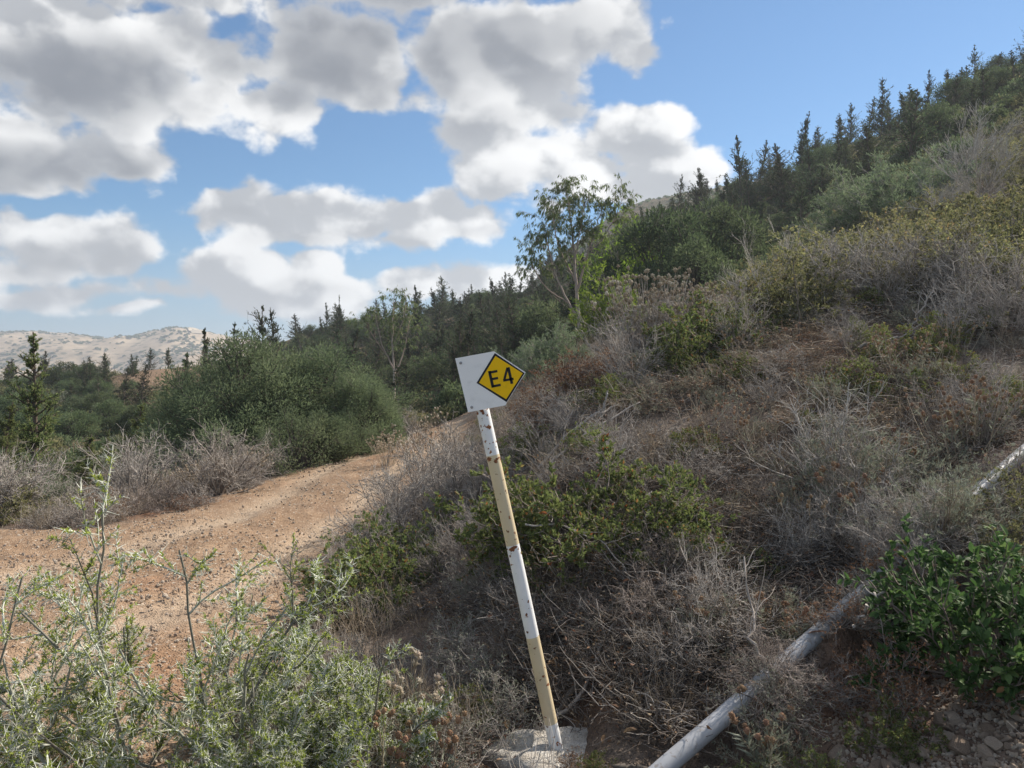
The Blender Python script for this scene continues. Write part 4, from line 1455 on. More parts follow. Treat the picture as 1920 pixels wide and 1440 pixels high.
# conifers of the wood
cnt = 0
tries = 0
while cnt < 270 and tries < 9000:
    tries += 1
    r = rnd.random()
    if r < .62:      # right hillside up to the skyline
        px = rnd.uniform(930, 2080)
        Y = rnd.uniform(38, 98)
        line = np.interp(px, [930, 1000, 1200, 1400, 1600, 1750, 1920, 2080], [97, 95, 92, 80, 70, 64, 58, 54])
        if Y > line:
            continue
        if Y > line * .8:
            Y = line * rnd.uniform(.86, 1.0)
        z_scale = rnd.uniform(.5, .95) * np.interp(px, [1000, 1500, 1900], [1.0, .9, .66])
        zone = 0
    elif r < .85:    # middle wood behind the sign
        px = rnd.uniform(560, 960)
        Y = rnd.uniform(34, 104)
        z_scale = rnd.uniform(.55, .9)
        if px < 740 and Y < 46:
            continue
        if Y > 50 and rnd.random() < .5:
            continue
        zone = 1
    else:            # brow on the left
        px = rnd.uniform(-120, 420)
        Y = rnd.uniform(52, 82)
        z_scale = rnd.uniform(.32, .58)
        if 205 < px < 400 and Y < 77:
            if rnd.random() < .92:
                continue
        zone = 2
    x = (px - 960) / FPX * Y
    if not free(x, Y, 1.9 if zone == 0 else 2.2):
        continue
    p = at(px, Y)
    p.z -= .15
    k = rnd.choice(CON)
    lb, gp = (('dark conifer among many in the wood climbing the right hillside', 'conifers of the hillside wood'),
              ('dark conifer among many in the wood behind the sign and round trees', 'conifers of the wood behind the sign'),
              ('small dark conifer along the brow below the bare far hills', 'conifers on the left brow'))[zone]
    if zone == 0:
        edge = np.interp(px, [930, 1000, 1200, 1400, 1600, 1750, 1920, 2080], [97, 95, 92, 80, 70, 64, 58, 54])
        if Y > edge * .84:
            q_ = int(np.clip((px - 900) // 260, 0, 3))
            lb = ('dark conifer on the skyline above the gum tree', 'dark conifer on the skyline between gum tree and dense row', 'dark conifer in the dense skyline row above the silvery shrub', 'dark conifer of the skyline near the upper right corner')[q_]
        else:
            lb = 'dark conifer inside the hillside wood left of the two cypresses' if px < 1570 else 'dark conifer inside the hillside wood above the silvery shrub'
    elif zone == 1:
        lb = 'dark conifer of the wood on the ridge line left of the sign' if Y > 75 else 'dark conifer of the wood in the hollow behind the sign'
    place(k, 'conifer', lb, 'tree', p, RZ(), z_scale * rnd.uniform(.85, 1.35), gp, z_scale, (rnd.gauss(0, .05), rnd.gauss(0, .05)))
    cnt += 1

# broad trees and scrub of the wood
cnt = 0
while cnt < 105:
    r = rnd.random()
    zn = 0 if r < .5 else 1 if r < .85 else 2
    if r < .5:
        px, Y = rnd.uniform(900, 2000), rnd.uniform(36, 90)
        if Y > np.interp(px, [930, 1200, 1400, 1600, 1800, 2000], [97, 91, 79, 69, 62, 56]):
            continue
    elif r < .85:
        px, Y = rnd.uniform(560, 980), rnd.uniform(44, 105)
    else:
        px, Y = rnd.uniform(-60, 420), rnd.uniform(40, 80)
        if 200 < px < 410 and Y > 52:
            continue
    x = (px - 960) / FPX * Y
    if not free(x, Y, 1.6):
        continue
    p = at(px, Y)
    place(rnd.choice(('wood_tree0', 'wood_tree1', 'wood_tree2')), 'broad_tree', ('rounded dark evergreen among the conifers of the right hillside', 'rounded dark evergreen in the wood behind the sign', 'rounded dark evergreen on the left brow')[zn], 'tree', p, RZ(), rnd.uniform(.45, .8), 'evergreen trees of the wood')
    cnt += 1
cnt = 0
while cnt < 230:
    r = rnd.random()
    zn = 0 if r < .35 else 1 if r < .72 else 2
    if r < .35:
        px, Y = rnd.uniform(880, 1900), rnd.uniform(28, 85)
        if Y > np.interp(px, [930, 1200, 1400, 1600, 1900], [97, 90, 76, 66, 55]):
            continue
    elif r < .72:
        px, Y = rnd.uniform(520, 1000), rnd.uniform(26, 112)
    else:
        px, Y = rnd.uniform(-120, 480), rnd.uniform(22, 80)
        if 200 < px < 410 and Y > 60 and rnd.random() < .95:
            continue
    if 340 < px < 740 and Y < 42:
        cnt += 1
        continue
    p = at(px, Y)
    s = rnd.uniform(.5, 1.15)
    place(rnd.choice(('scrub0', 'scrub0', 'scrub1', 'scrub2')), 'scrub_bush', ('low rounded scrub bush on the wooded slope right of the gum tree', 'low rounded scrub bush on the slope behind the sign', 'low rounded scrub bush in the hollow left of the round trees')[zn], 'bush', p, RZ(), s, 'scrub bushes below the ridge', s * rnd.uniform(.8, 1.2))
    cnt += 1

def near_bare_pipe(x, y, dist):
    # true where brush would stand between the path and a bare stretch of pipe
    x, y = np.atleast_1d(x).astype(float), np.atleast_1d(y).astype(float)
    r = np.zeros(x.shape, bool)
    for q_, s_ in zip(pp, sink_):
        if s_ < .5:
            k = np.clip((x * q_[0] + y * q_[1]) / (q_[0] ** 2 + q_[1] ** 2), .78, 1.03)
            r |= np.hypot(x - q_[0] * k, y - q_[1] * k) < dist
    return r


# ------------------------------------------------------------------ scrub of the hill on the right (beyond the mound)
OL = ['olive_shrub0', 'olive_shrub1', 'olive_shrub2']
for (k, px, Y, s, nm, lb, ct) in [
    ('bare1', 1835, 19, 1.0, 'bare_shrub', 'pale leafless grey bush with a short trunk high on the right slope', 'shrub'),
    ('bare0', 1815, 24, 1.25, 'bare_shrub', 'wide leafless grey bush behind the one with the short trunk', 'shrub'),
    ('bare1', 1760, 19.5, .8, 'bare_shrub', 'low leafless bush with arching limbs over the olive scrub', 'shrub'),
    ('bare1', 1440, 12.5, .75, 'bare_shrub', 'leafless grey bush with a dark leaning stem behind the mound crest', 'shrub'),
    ('tall_dry0', 1400, 13, .9, 'dry_bush', 'wide silvery dry bush left of the dark leaning stem', 'shrub'),
    ('tall_dry1', 1345, 14, .8, 'dry_bush', 'silvery dry bush behind the tall thistle clump', 'shrub'),
    ('tall_dry0', 1625, 10.6, .95, 'dry_bush', 'tall straw grey bush standing on the mound crest', 'shrub'),
    ('tall_dry1', 1700, 10.5, .9, 'dry_bush', 'grey twig bush right of the tall straw grey bush', 'shrub'),
    ('tall_dry0', 1790, 10, .85, 'dry_bush', 'mauve grey twig bush on the right part of the crest', 'shrub'),
    ('tall_dry1', 1860, 9, .7, 'dry_bush', 'dark grey twig tangle at the right edge of the crest', 'shrub'),
    ('olive_shrub0', 1525, 12.3, 1.15, 'olive_bush', 'yellow green bush between the grey dry bushes on the crest', 'shrub'),
    ('olive_shrub1', 1480, 11, .85, 'olive_bush', 'small green bush in front of the leafless grey bush', 'shrub'),
    ('olive_shrub2', 1880, 11.5, 1.2, 'olive_bush', 'yellowish bush at the right edge above the twig tangle', 'shrub'),
    ('olive_shrub0', 1830, 13, 1.15, 'olive_bush', 'yellowish bush below the leafless bush with the trunk', 'shrub'),
    ('olive_shrub1', 1780, 13.5, 1.15, 'olive_bush', 'olive bush in the middle of the right slope', 'shrub'),
    ('olive_shrub2', 1740, 12.2, .95, 'olive_bush', 'fresh green bush just above the mauve twig bush', 'shrub'),
    ('olive_shrub1', 1910, 9.6, .85, 'olive_bush', 'dark green bush against the right frame beside the crest', 'shrub'),
]:
    p = at(px, Y)
    place(k, nm, lb, ct, p, RZ(), s)
    used_xy.append((p.x, p.y, .7 * s))
cnt = tries = 0
while cnt < 120 and tries < 6000:
    tries += 1
    Y = rnd.uniform(11.5, 36)
    px = rnd.uniform(1280, 2150)
    if px < np.interp(Y, [11, 16, 24, 36], [1480, 1420, 1500, 1600]):
        continue
    x = (px - 960) / FPX * Y
    if not free(x, Y, .95):
        continue
    p = at(px, Y)
    p.z -= .05
    q = rnd.random()
    if q < .58:
        place(rnd.choice(OL), 'olive_bush', 'olive yellow scrub bush crowded with others on the right slope', 'shrub', p, RZ(), rnd.uniform(.65, 1.05), 'olive scrub of the right slope')
    elif q < .82:
        place(rnd.choice(('tall_dry0', 'tall_dry1')), 'dry_bush', 'grey dry bush among the olive scrub of the right slope', 'shrub', p, RZ(), rnd.uniform(.7, 1.1), 'dry bushes of the right slope')
    else:
        place('scrub1', 'olive_bush', 'dense dark olive bush among the scrub of the right slope', 'shrub', p, RZ(), rnd.uniform(.6, 1.0), 'dense bushes of the right slope')
    cnt += 1

# ------------------------------------------------------------------ mound, middle distance and track edge: plants one can point at
for (k, px, Y, s, nm, lb, ct) in [
    ('olive_shrub2', 1500, 9.6, .8, 'olive_bush', 'olive bush in front of the leafless bush on the crest', 'shrub'),
    ('olive_shrub1', 1590, 10.8, 1.0, 'olive_bush', 'yellow olive bush just behind the tall grey twig bush of the crest', 'shrub'),
    ('olive_shrub0', 1760, 10.0, 1.0, 'olive_bush', 'yellow olive bush above the tall mauve twig bush', 'shrub'),
    ('olive_shrub2', 1850, 9.6, 1.0, 'olive_bush', 'olive bush above the upright grey stalks near the right frame', 'shrub'),
    ('olive_shrub1', 1930, 8.8, .8, 'olive_bush', 'dark olive bush cut by the right frame on the upper bank', 'shrub'),
    ('tall_dry1', 735, 8.0, 1.05, 'dry_bush', 'wide grey twig bush spilling over the right edge of the track', 'shrub'),
    ('tall_dry0', 800, 9.2, 1.1, 'dry_bush', 'tall grey twig bush where the track bends behind the pole', 'shrub'),
    ('tall_dry1', 855, 10.5, 1.0, 'dry_bush', 'grey twig bush just left of the upper pole', 'shrub'),
    ('dry_fan1', 690, 7.2, 1.0, 'dry_bush', 'thin grey stalks leaning over the track edge', 'shrub'),
    ('green_shrub1', 740, 6.7, 1.1, 'green_bush', 'olive green bush between the grey twig bushes left of the pole', 'shrub'),
    ('tall_dry0', 1575, 10.0, 1.15, 'dry_bush', 'tall grey twig bush on the crest beside the broken stick', 'shrub'),
    ('dry_fan0', 1660, 9.6, 1.5, 'dry_bush', 'pale upright stalks on the crest above the fallen limb', 'shrub'),
    ('tall_dry1', 1745, 9.4, 1.1, 'dry_bush', 'tall mauve twig bush above the pale forked branch', 'shrub'),
    ('dry_fan1', 1820, 8.6, 1.5, 'dry_bush', 'upright grey stalks right of the pale forked branch', 'shrub'),
    ('tall_dry0', 1890, 8.2, 1.0, 'dry_bush', 'dense grey twig bush at the right frame on the upper bank', 'shrub'),
    ('olive_shrub1', 1450, 10.2, .75, 'olive_bush', 'soft green bush on the crest left of the upright dead stem', 'shrub'),
    ('olive_shrub0', 1680, 11.3, 1.1, 'olive_bush', 'olive bush behind the tall stalks of the crest', 'shrub'),
    ('dry_fan0', 1560, 5.4, 1.25, 'dry_bush', 'fan of pale upright stalks behind the grey green stalky bush', 'shrub'),
    ('dry_fan1', 1610, 4.9, 1.1, 'dry_bush', 'fan of grey stalks in the middle of the bank', 'shrub'),
    ('dry_fan0', 1330, 4.1, .75, 'dry_bush', 'pale sprawling stalks left of the lower pipe', 'shrub'),
    ('dry_fan0', 640, 7.0, .8, 'dry_bush', 'pale thin stalks at the right edge of the track', 'shrub'),
    ('dry_fan1', 910, 6.0, .9, 'dry_bush', 'grey stalks left of the upper cream band', 'shrub'),
    ('thistle_tall', 1225, 9.6, 1.0, 'thistle_clump', 'tall clump of dry stalks with pale seed heads on top of the mound', 'thistle'),
    ('thistle_tall', 1290, 9.9, .72, 'thistle_clump', 'shorter clump of dry thistle stalks beside the tall clump', 'thistle'),
    ('tall_dry0', 1190, 9.4, 1.05, 'dry_bush', 'dense dark grey stalk bush under the tall thistle clump', 'shrub'),
    ('tall_dry1', 1265, 9.3, 1.0, 'dry_bush', 'grey stalk bush between the thistle clump and the green bush', 'shrub'),
    ('red_shrub0', 1085, 8.8, 1.0, 'red_brown_shrub', 'reddish brown dry shrub just right of the sign', 'shrub'),
    ('red_shrub0', 1030, 8.4, .8, 'red_brown_shrub', 'grey brown dry shrub partly behind the sign plate', 'shrub'),
    ('red_shrub0', 1150, 8.6, .75, 'red_brown_shrub', 'red brown shrub at the foot of the tall thistle clump', 'shrub'),
    ('green_shrub0', 1335, 9.0, 1.5, 'green_bush', 'fresh green bush on the mound crest right of the tall thistles', 'shrub'),
    ('green_shrub1', 1385, 9.2, 1.1, 'green_bush', 'small green bush at the right end of the crest greenery', 'shrub'),
    ('green_shrub2', 1290, 8.9, 1.05, 'green_bush', 'green bush tucked under the tall thistle clump', 'shrub'),
    ('green_shrub0', 1100, 5.1, 1.4, 'green_bush', 'wide green bush with reddish leaves right of the pole', 'shrub'),
    ('green_shrub1', 1010, 5.2, 1.0, 'green_bush', 'green bush touching the middle of the pole', 'shrub'),
    ('green_shrub2', 1200, 5.0, 1.05, 'green_bush', 'green and rusty bush at the right end of the wide green bush', 'shrub'),
    ('green_shrub2', 690, 6.2, 1.25, 'green_bush', 'dark green bush at the right edge of the track', 'shrub'),
    ('green_shrub1', 640, 5.9, .7, 'green_bush', 'low green bush spilling on to the track', 'shrub'),
    ('green_shrub0', 775, 7.2, 1.3, 'green_bush', 'green bush under the grey twigs left of the pole', 'shrub'),
    ('tall_dry0', 850, 8.2, .95, 'dry_bush', 'large grey twig bush left of the pole', 'shrub'),
    ('tall_dry1', 770, 8.6, .85, 'dry_bush', 'grey twig bush at the inner bend of the track', 'shrub'),
    ('tall_dry0', 720, 7.6, .7, 'dry_bush', 'low grey twig bush over the dark green bush', 'shrub'),
    ('tall_dry1', 905, 7.4, .7, 'dry_bush', 'grey twig bush directly behind the middle of the pole', 'shrub'),
    ('dry_shrub0', 830, 6.4, .9, 'dry_bush', 'sparse dry bush between the pole and the dark green bush', 'shrub'),
    ('dry_shrub1', 960, 9.0, 1.2, 'dry_bush', 'brown grey dry bush behind the upper pole', 'shrub'),
    ('dry_shrub2', 1010, 7.4, 1.1, 'dry_bush', 'mauve grey twig dome right of the upper pole', 'shrub'),
    ('dry_shrub0', 1070, 7.7, 1.0, 'dry_bush', 'mauve grey twig dome below the red brown shrub', 'shrub'),
    ('thistle_row', 730, 13.5, .75, 'thistle_clump', 'spindly dry thistles at the near end of the round trees', 'thistle'),
    ('thistle_row', 465, 13.2, .85, 'thistle_clump', 'dry thistle clump nearest the round tree on the left track edge', 'thistle'),
    ('thistle_row', 420, 12.7, .85, 'thistle_clump', 'dry thistle clump in the middle of the left track edge', 'thistle'),
    ('thistle_row', 375, 12.2, .8, 'thistle_clump', 'dry thistle clump left of the middle of the track edge', 'thistle'),
    ('thistle_row', 325, 12.0, .7, 'thistle_clump', 'low dry thistle clump behind the tall thorn bush spike', 'thistle'),
    ('thistle_row', 275, 12.0, .65, 'thistle_clump', 'dry thistle clump above the reddish twig heap', 'thistle'),
    ('tall_dry0', 440, 12.9, .75, 'dry_bush', 'grey dry bush inside the thistle row', 'shrub'),
    ('tall_dry1', 390, 12.3, .7, 'dry_bush', 'grey dry bush at the middle of the left track edge', 'shrub'),
    ('tall_dry0', 330, 11.9, .6, 'dry_bush', 'grey dry bush left in the thistle row', 'shrub'),
    ('tall_dry1', 510, 13.8, .6, 'dry_bush', 'dry bush at the shaded foot of the big round tree', 'shrub'),
    ('leaf_bush0', 62, 10.4, 1.0, 'feathery_bush', 'rounded feathery green bush at the left edge of the track', 'shrub'),
    ('leaf_bush0', 15, 11.5, 1.1, 'feathery_bush', 'feathery green bush cut by the left frame', 'shrub'),
    ('tall_dry0', 130, 10.2, .62, 'dry_bush', 'pale grey dry bush right of the feathery green bush', 'shrub'),
    ('rust_shrub0', 190, 9.9, .85, 'rusty_shrub', 'heap of reddish brown dead twigs on the left track edge', 'shrub'),
    ('olive_shrub1', 22, 9.6, .55, 'olive_bush', 'yellowish dry bush below the feathery green bush', 'shrub'),
    ('dry_shrub1', 250, 10.2, 1.0, 'dry_bush', 'brown dry bush right of the reddish twig heap', 'shrub'),
    ('dry_shrub0', 90, 9.2, .8, 'dry_bush', 'flattened grey dry bush low on the left track edge', 'shrub'),
    ('rust_shrub1', 350, 10.7, .6, 'rusty_shrub', 'small red brown dead bush at the foot of the thistle row', 'shrub'),
    ('sage_shrub0', 1580, 5.2, 1.35, 'sage_bush', 'tall grey green stalky bush in the middle of the bank', 'shrub'),
    ('sage_shrub1', 1640, 5.0, 1.25, 'sage_bush', 'grey green stalky bush right of the tallest stalky one', 'shrub'),
    ('sage_shrub0', 1700, 5.0, 1.0, 'sage_bush', 'grey stalky bush next to the upper bare pipe', 'shrub'),
    ('tall_dry0', 1560, 4.7, .5, 'dry_bush', 'dark grey twig bush in front of the tall stalky bush', 'shrub'),
    ('tall_dry1', 1640, 4.9, .5, 'dry_bush', 'grey twig bush over the pipe beside the broad leaved bush', 'shrub'),
    ('sage_shrub1', 1850, 3.95, .6, 'sage_bush', 'grey green sage bush above the broad leaved bush', 'shrub'),
    ('sage_shrub0', 1760, 4.2, .9, 'sage_bush', 'silvery stalks rising behind the broad leaved bush', 'shrub'),
    ('olive_shrub0', 1905, 4.3, .34, 'olive_bush', 'yellow green bush below the bright bare pipe end at right', 'shrub'),
    ('olive_shrub2', 1915, 3.9, .30, 'olive_bush', 'yellow green bush against the right frame behind the broad leaves', 'shrub'),
    ('rust_shrub0', 1672, 3.4, .5, 'rusty_shrub', 'dead shrub with rust brown tips over the lower pipe', 'shrub'),
    ('rust_shrub1', 1575, 3.45, .34, 'rusty_shrub', 'dead grey shrub with few brown tips left of the rusty one', 'shrub'),
    ('rust_shrub0', 1690, 3.35, .5, 'rusty_shrub', 'dead rusty twigs at the foot of the broad leaved bush', 'shrub'),
    ('rust_shrub1', 1900, 3.15, .45, 'rusty_shrub', 'red brown dead shrub in the right corner above the stones', 'shrub'),
    ('dry_shrub0', 1320, 4.0, .85, 'dry_bush', 'pale sprawling dry shrub left of the lower pipe', 'shrub'),
    ('dry_shrub1', 1210, 4.2, .8, 'dry_bush', 'dark dry shrub right of the lower cream band of the pole', 'shrub'),
    ('dry_shrub1', 1440, 3.55, .5, 'dry_bush', 'dry grey bush hiding the pipe above its bare lower stretch', 'shrub'),
    ('rust_shrub0', 1575, 3.75, .4, 'rusty_shrub', 'small rusty bush hanging across the middle of the pipe', 'shrub'),
    ('tall_dry0', 1690, 4.05, .42, 'dry_bush', 'grey twig bush hiding the pipe behind the broad leaved bush', 'shrub'),
    ('tall_dry1', 1745, 4.15, .45, 'dry_bush', 'upright grey twigs over the pipe behind the broad leaves', 'shrub'),
    ('sage_shrub0', 1770, 4.3, .5, 'sage_bush', 'grey stalks crossing the pipe just left of its bright upper end', 'shrub'),
    ('low_shrub0', 900, 4.1, .95, 'low_dry_bush', 'dark tangled thorny cushion left of the pole foot', 'shrub'),
    ('low_shrub1', 960, 3.85, .8, 'low_dry_bush', 'thorny cushion just behind the pole foot', 'shrub'),
    ('low_shrub0', 870, 4.6, .9, 'low_dry_bush', 'greyish thorny cushion left of the lower white band', 'shrub'),
    ('low_shrub1', 900, 5.2, .85, 'low_dry_bush', 'grey thorny cushion left of the middle of the pole', 'shrub'),
    ('low_shrub1', 840, 3.55, .8, 'low_dry_bush', 'brown thorny cushion at the bottom frame left of the boulder', 'shrub'),
    ('sage_shrub1', 1350, 3.95, .7, 'sage_bush', 'silvery sage sprig with brown heads left of the pipe', 'shrub'),
    ('sage_shrub1', 1480, 4.0, .62, 'sage_bush', 'silvery sage with brown heads between pipe and stalky bush', 'shrub'),
    ('sage_shrub1', 1445, 3.15, .62, 'sage_bush', 'grey sage with brown heads right of the lower pipe end', 'shrub'),
    ('sage_shrub0', 1290, 4.6, .6, 'sage_bush', 'pale sage tuft under the wide green bush', 'shrub'),
    ('green_shrub1', 1670, 3.1, .38, 'green_bush', 'yellow green sprig between the dead shrub and the stones', 'shrub'),
    ('green_shrub2', 1420, 3.12, .28, 'green_bush', 'small green seedling in front of the lower pipe end', 'shrub'),
    ('green_shrub0', 1290, 3.1, .22, 'green_bush', 'tiny green sprig in front of the cut pipe end', 'shrub'),
    ('green_shrub2', 1560, 3.0, .25, 'green_bush', 'tiny green plant at the bottom frame left of the stones', 'shrub'),
    ('rust_shrub1', 1085, 3.3, .26, 'rusty_shrub', 'brownish sprig growing over the boulder front', 'shrub'),
    ('green_shrub1', 1122, 3.3, .18, 'green_bush', 'tiny green sprig on the right side of the boulder', 'shrub'),
    ('green_shrub2', 20, 3.5, .45, 'green_bush', 'small leafy green plant in the lower left corner', 'shrub'),
    ('green_shrub0', 120, 3.4, .35, 'green_bush', 'low dark green plant under the thorn bush at left', 'shrub'),
    ('thorn_open', 235, 3.0, 1.14, 'thorn_bush', 'open spiny bush with silvery canes crossing the track at left', 'thorn bush'),
    ('thorn_spray', 420, 3.25, 1.15, 'thorn_bush', 'spiny bush branch reaching up towards the track on its own stem', 'thorn bush'),
    ('thorn_spray', -40, 3.1, 1.1, 'thorn_bush', 'spiny canes entering from the left frame', 'thorn bush'),
    ('thorn_dense', 520, 3.0, .95, 'thorn_bush', 'dense bright green thorn bush at the bottom frame', 'thorn bush'),
    ('thorn_dense', 660, 3.35, .95, 'thorn_bush', 'green thorn bush beside the thistles left of the pole', 'thorn bush'),
    ('thorn_dense', 480, 2.75, .85, 'thorn_bush', 'dense green thorn bush low in the left corner', 'thorn bush'),
    ('thorn_dense', 560, 3.9, .85, 'thorn_bush', 'green thorn bush behind the others next to the track', 'thorn bush'),
]:
    p = at(px, Y)
    place(k, nm, lb, ct, p, RZ(), s)
    used_xy.append((p.x, p.y, .22 * s))

# brush that has grown over the pipe where it runs hidden
for (f_, kk, s) in [(.26, 'low_shrub0', .75), (.285, 'dry_shrub1', .72), (.31, 'dry_shrub0', .62), (.40, 'dry_shrub2', .7), (.43, 'low_shrub1', .8), (.46, 'rust_shrub1', .55), (.485, 'dry_shrub0', .7),
                    (.56, 'low_shrub0', .8), (.60, 'tall_dry1', .42), (.64, 'dry_shrub2', .8), (.68, 'sage_shrub1', .8), (.72, 'dry_shrub1', .8)]:
    q_ = pp[int(f_ * 59)]
    x_, y_ = q_[0] * .972, q_[1] * .972
    place(kk, 'pipe_brush', ('dry brush over the pipe just above its bare lower stretch', 'dry brush over the pipe between its middle bare pieces', 'dry brush over the pipe behind the broad leaved bush')[0 if f_ < .35 else 1 if f_ < .5 else 2], 'shrub', (x_, y_, float(ground_z(x_, y_)) - .02), RZ(), s * .95, 'brush over the pipe')

# thistles near enough to pick out every head
for (k, px, Y, s, pale, lb) in [
    ('near_a', 775, 3.7, 1.0, True, 'spindly thistle with pale woolly heads left of the pole'),
    ('near_b', 800, 3.3, 1.0, False, 'brown headed thistle between the thorn bush and the dark cushion'),
    ('near_a', 720, 3.2, .9, False, 'brown headed thistle rising out of the green thorn bush'),
    ('near_c', 830, 3.05, .9, False, 'low bristly thistle at the bottom frame left of the boulder'),
    ('near_c', 1345, 4.05, 1.0, False, 'grey leaved thistle with brown heads left of the pipe'),
    ('near_c', 1475, 3.95, .95, False, 'grey leaved thistle cluster just above the middle of the pipe'),
    ('near_c', 1455, 3.2, .95, False, 'grey leaved thistle with three round heads right of the lower pipe'),
    ('near_a', 1560, 4.8, 1.15, False, 'tall brown thistle in front of the stalky grey bush'),
    ('near_b', 1700, 5.2, 1.2, False, 'brown thistle stalks left of the bright upper pipe'),
    ('near_b', 1790, 5.3, 1.1, False, 'thistle with clustered brown heads close to the upper pipe'),
    ('near_a', 1830, 5.4, 1.1, False, 'tall thistle above the bright upper pipe'),
    ('near_c', 1880, 5.6, 1.1, False, 'thistle against the right frame above the pipe'),
]:
    parts, tips = NEAR_THISTLE[k]
    PROTO['_t'] = parts
    p = at(px, Y)
    e = place('_t', 'thistle', lb, 'thistle', p, RZ(), s)
    for i, c_ in enumerate(tips):
        o = bpy.data.objects.new('seed_head', (HEADS_PALE if pale else HEADS)[i % 3])
        COL.objects.link(o)
        o.parent = e
        o.location = c_
        o.rotation_euler = (rnd.uniform(-.5, .5), rnd.uniform(-.5, .5), RZ())
        q = rnd.uniform(.7, 1.15)
        o.scale = (q, q, q)

# scattered dry thistles of bank and track verge
for i in range(36):
    if i < 22:
        Y = rnd.uniform(4.6, 8.2)
        px = rnd.uniform(1240, 1980)
        lb, gp, ks = 'dry thistle with brown heads scattered over the upper bank', 'thistles of the bank', ('thistle_mid', 'thistle_mid1')
        s = rnd.uniform(.6, 1.0)
    else:
        Y = rnd.uniform(12, 19)
        px = np.interp(Y, [12, 14, 19], [835, 850, 890]) + rnd.uniform(-130, 15)
        lb, gp, ks = 'small dry thistle with pale heads on the verge where the track bends', 'thistles of the track verge', ('thistle_small',)
        s = rnd.uniform(.8, 1.5)
    place(rnd.choice(ks), 'dry_thistle', lb, 'thistle', at(px, Y), RZ(), s, gp)

# dry shrubs covering the bank
cnt = tries = 0
while cnt < 225 and tries < 9000:
    tries += 1
    Y = 3.55 * math.exp(rnd.random() * math.log(10.5 / 3.55))
    px = rnd.uniform(830, 2750)
    if px > 2000 and rnd.random() < .3:
        continue
    lim = np.interp(Y, [3.5, 4.5, 6, 8, 10.5], [880, 850, 830, 930, 1100])
    if px < lim:
        continue
    if Y < 4.15 and 880 < px < 1180:
        continue
    if Y < 3.6 and 1600 < px < 2150:
        continue
    x = (px - 960) / FPX * Y
    # leave the pipe in view where it is bare in the photograph
    if near_bare_pipe(x, Y, .34)[0]:
        continue
    if 1080 < px < 1640 and 6.3 < Y < 8.8 and rnd.random() < .6:
        continue
    if not free(x, Y, .30):
        continue
    zz = float(ground_z(x, Y))
    s = rnd.uniform(.5, 1.1) * (.8 + .03 * Y)
    if Y < 7.6:
        s *= .82
    q = rnd.random()
    p = Vector((x, Y, zz))
    wh = 'on the lower bank around the pole' if px < 1240 and Y < 6.2 else 'on the bank beside the lower pipe' if Y < 4.6 else 'on the bank around the tall stalky bush' if Y < 6.2 and px < 1950 else 'under the crest right of the sign' if px < 1480 else 'on the upper right bank below the crest'
    if q < .38:
        place(rnd.choice(('dry_shrub0', 'dry_shrub1', 'dry_shrub2', 'dry_fan0', 'dry_fan1', 'dry_fan1')), 'dry_shrub', 'leafless grey brown dry shrub ' + wh, 'shrub', p, RZ(), s, 'dry shrubs of the bank', s * rnd.uniform(.7, 1.2))
    elif q < .56:
        place(rnd.choice(('low_shrub0', 'low_shrub1')), 'low_dry_bush', 'low grey thorny cushion ' + wh, 'shrub', p, RZ(), s, 'thorny cushions of the bank', s * .8)
    elif q < .74:
        place(rnd.choice(('sage_shrub0', 'sage_shrub1')), 'sage_bush', 'small grey green sage tuft ' + wh, 'shrub', p, RZ(), s * .8, 'sage tufts of the bank')
    else:
        place(rnd.choice(('green_shrub0', 'green_shrub2')), 'green_bush', 'small green shrub among dry twigs ' + wh, 'shrub', p, RZ(), s * .75, 'small green shrubs of the bank')
    cnt += 1
# right edge of the track
for i in range(46):
    Y = rnd.uniform(4.4, 20)
    x = np.interp(Y, TRK_Y, TRK_R) + rnd.uniform(0, .9)
    p = Vector((x, Y, float(ground_z(x, Y))))
    s = rnd.uniform(.45, .95)
    if rnd.random() < .7:
        place(rnd.choice(('dry_shrub0', 'dry_shrub1', 'low_shrub1')), 'dry_shrub', 'dry grey shrub in the verge along the right side of the track', 'shrub', p, RZ(), s, 'dry shrubs of the right verge')
    else:
        place(rnd.choice(('green_shrub1', 'low_shrub0')), 'verge_bush', 'small leafy shrub in the verge along the right side of the track', 'shrub', p, RZ(), s * .8, 'leafy shrubs of the right verge')
for i in range(70):
    Y = rnd.uniform(9, 24)
    x = np.interp(Y, TRK_LY, TRK_L) - rnd.uniform(-.1, 2.4)
    p = Vector((x, Y, float(ground_z(x, Y))))
    s = rnd.uniform(.6, 1.3)
    place(rnd.choice(('dry_shrub0', 'dry_shrub1', 'dry_shrub2', 'tall_dry1', 'low_shrub0')), 'dry_shrub', 'dry grey shrub in the strip along the left side of the track', 'shrub', p, RZ(), s, 'dry shrubs of the left verge')

# ------------------------------------------------------------------ broad leaved bush at the right: its leaves one by one
rng = g(700)
p = at(1840, 3.38)
bush = bpy.data.objects.new('broad_leaved_bush', None)
COL.objects.link(bush)
bush.location = p
tag(bush, 'dense dark green broad leaved bush at the right above the stones', 'shrub')
base, d, L = dome(rng, 60, .44, .62, .0, .25)
s0 = rods(rng, base, d, L, 6, .10, .02)
b = MB()
b.tubes(s0, taper(60, 6, .007, .003), 4, rng.uniform(.2, .6, 60))
q, d, _ = spawn(rng, s0, 8, .3, 1., .35, .95)
s1 = rods(rng, q, d, np.repeat(L, 8) * rng.uniform(.15, .34, len(q)), 5, .12, .05)
b.tubes(s1, taper(len(q), 5, .0032, .0016), 3, rng.uniform(.3, .8, len(q)))
b.build('stems', M['twig_brown'], bush)


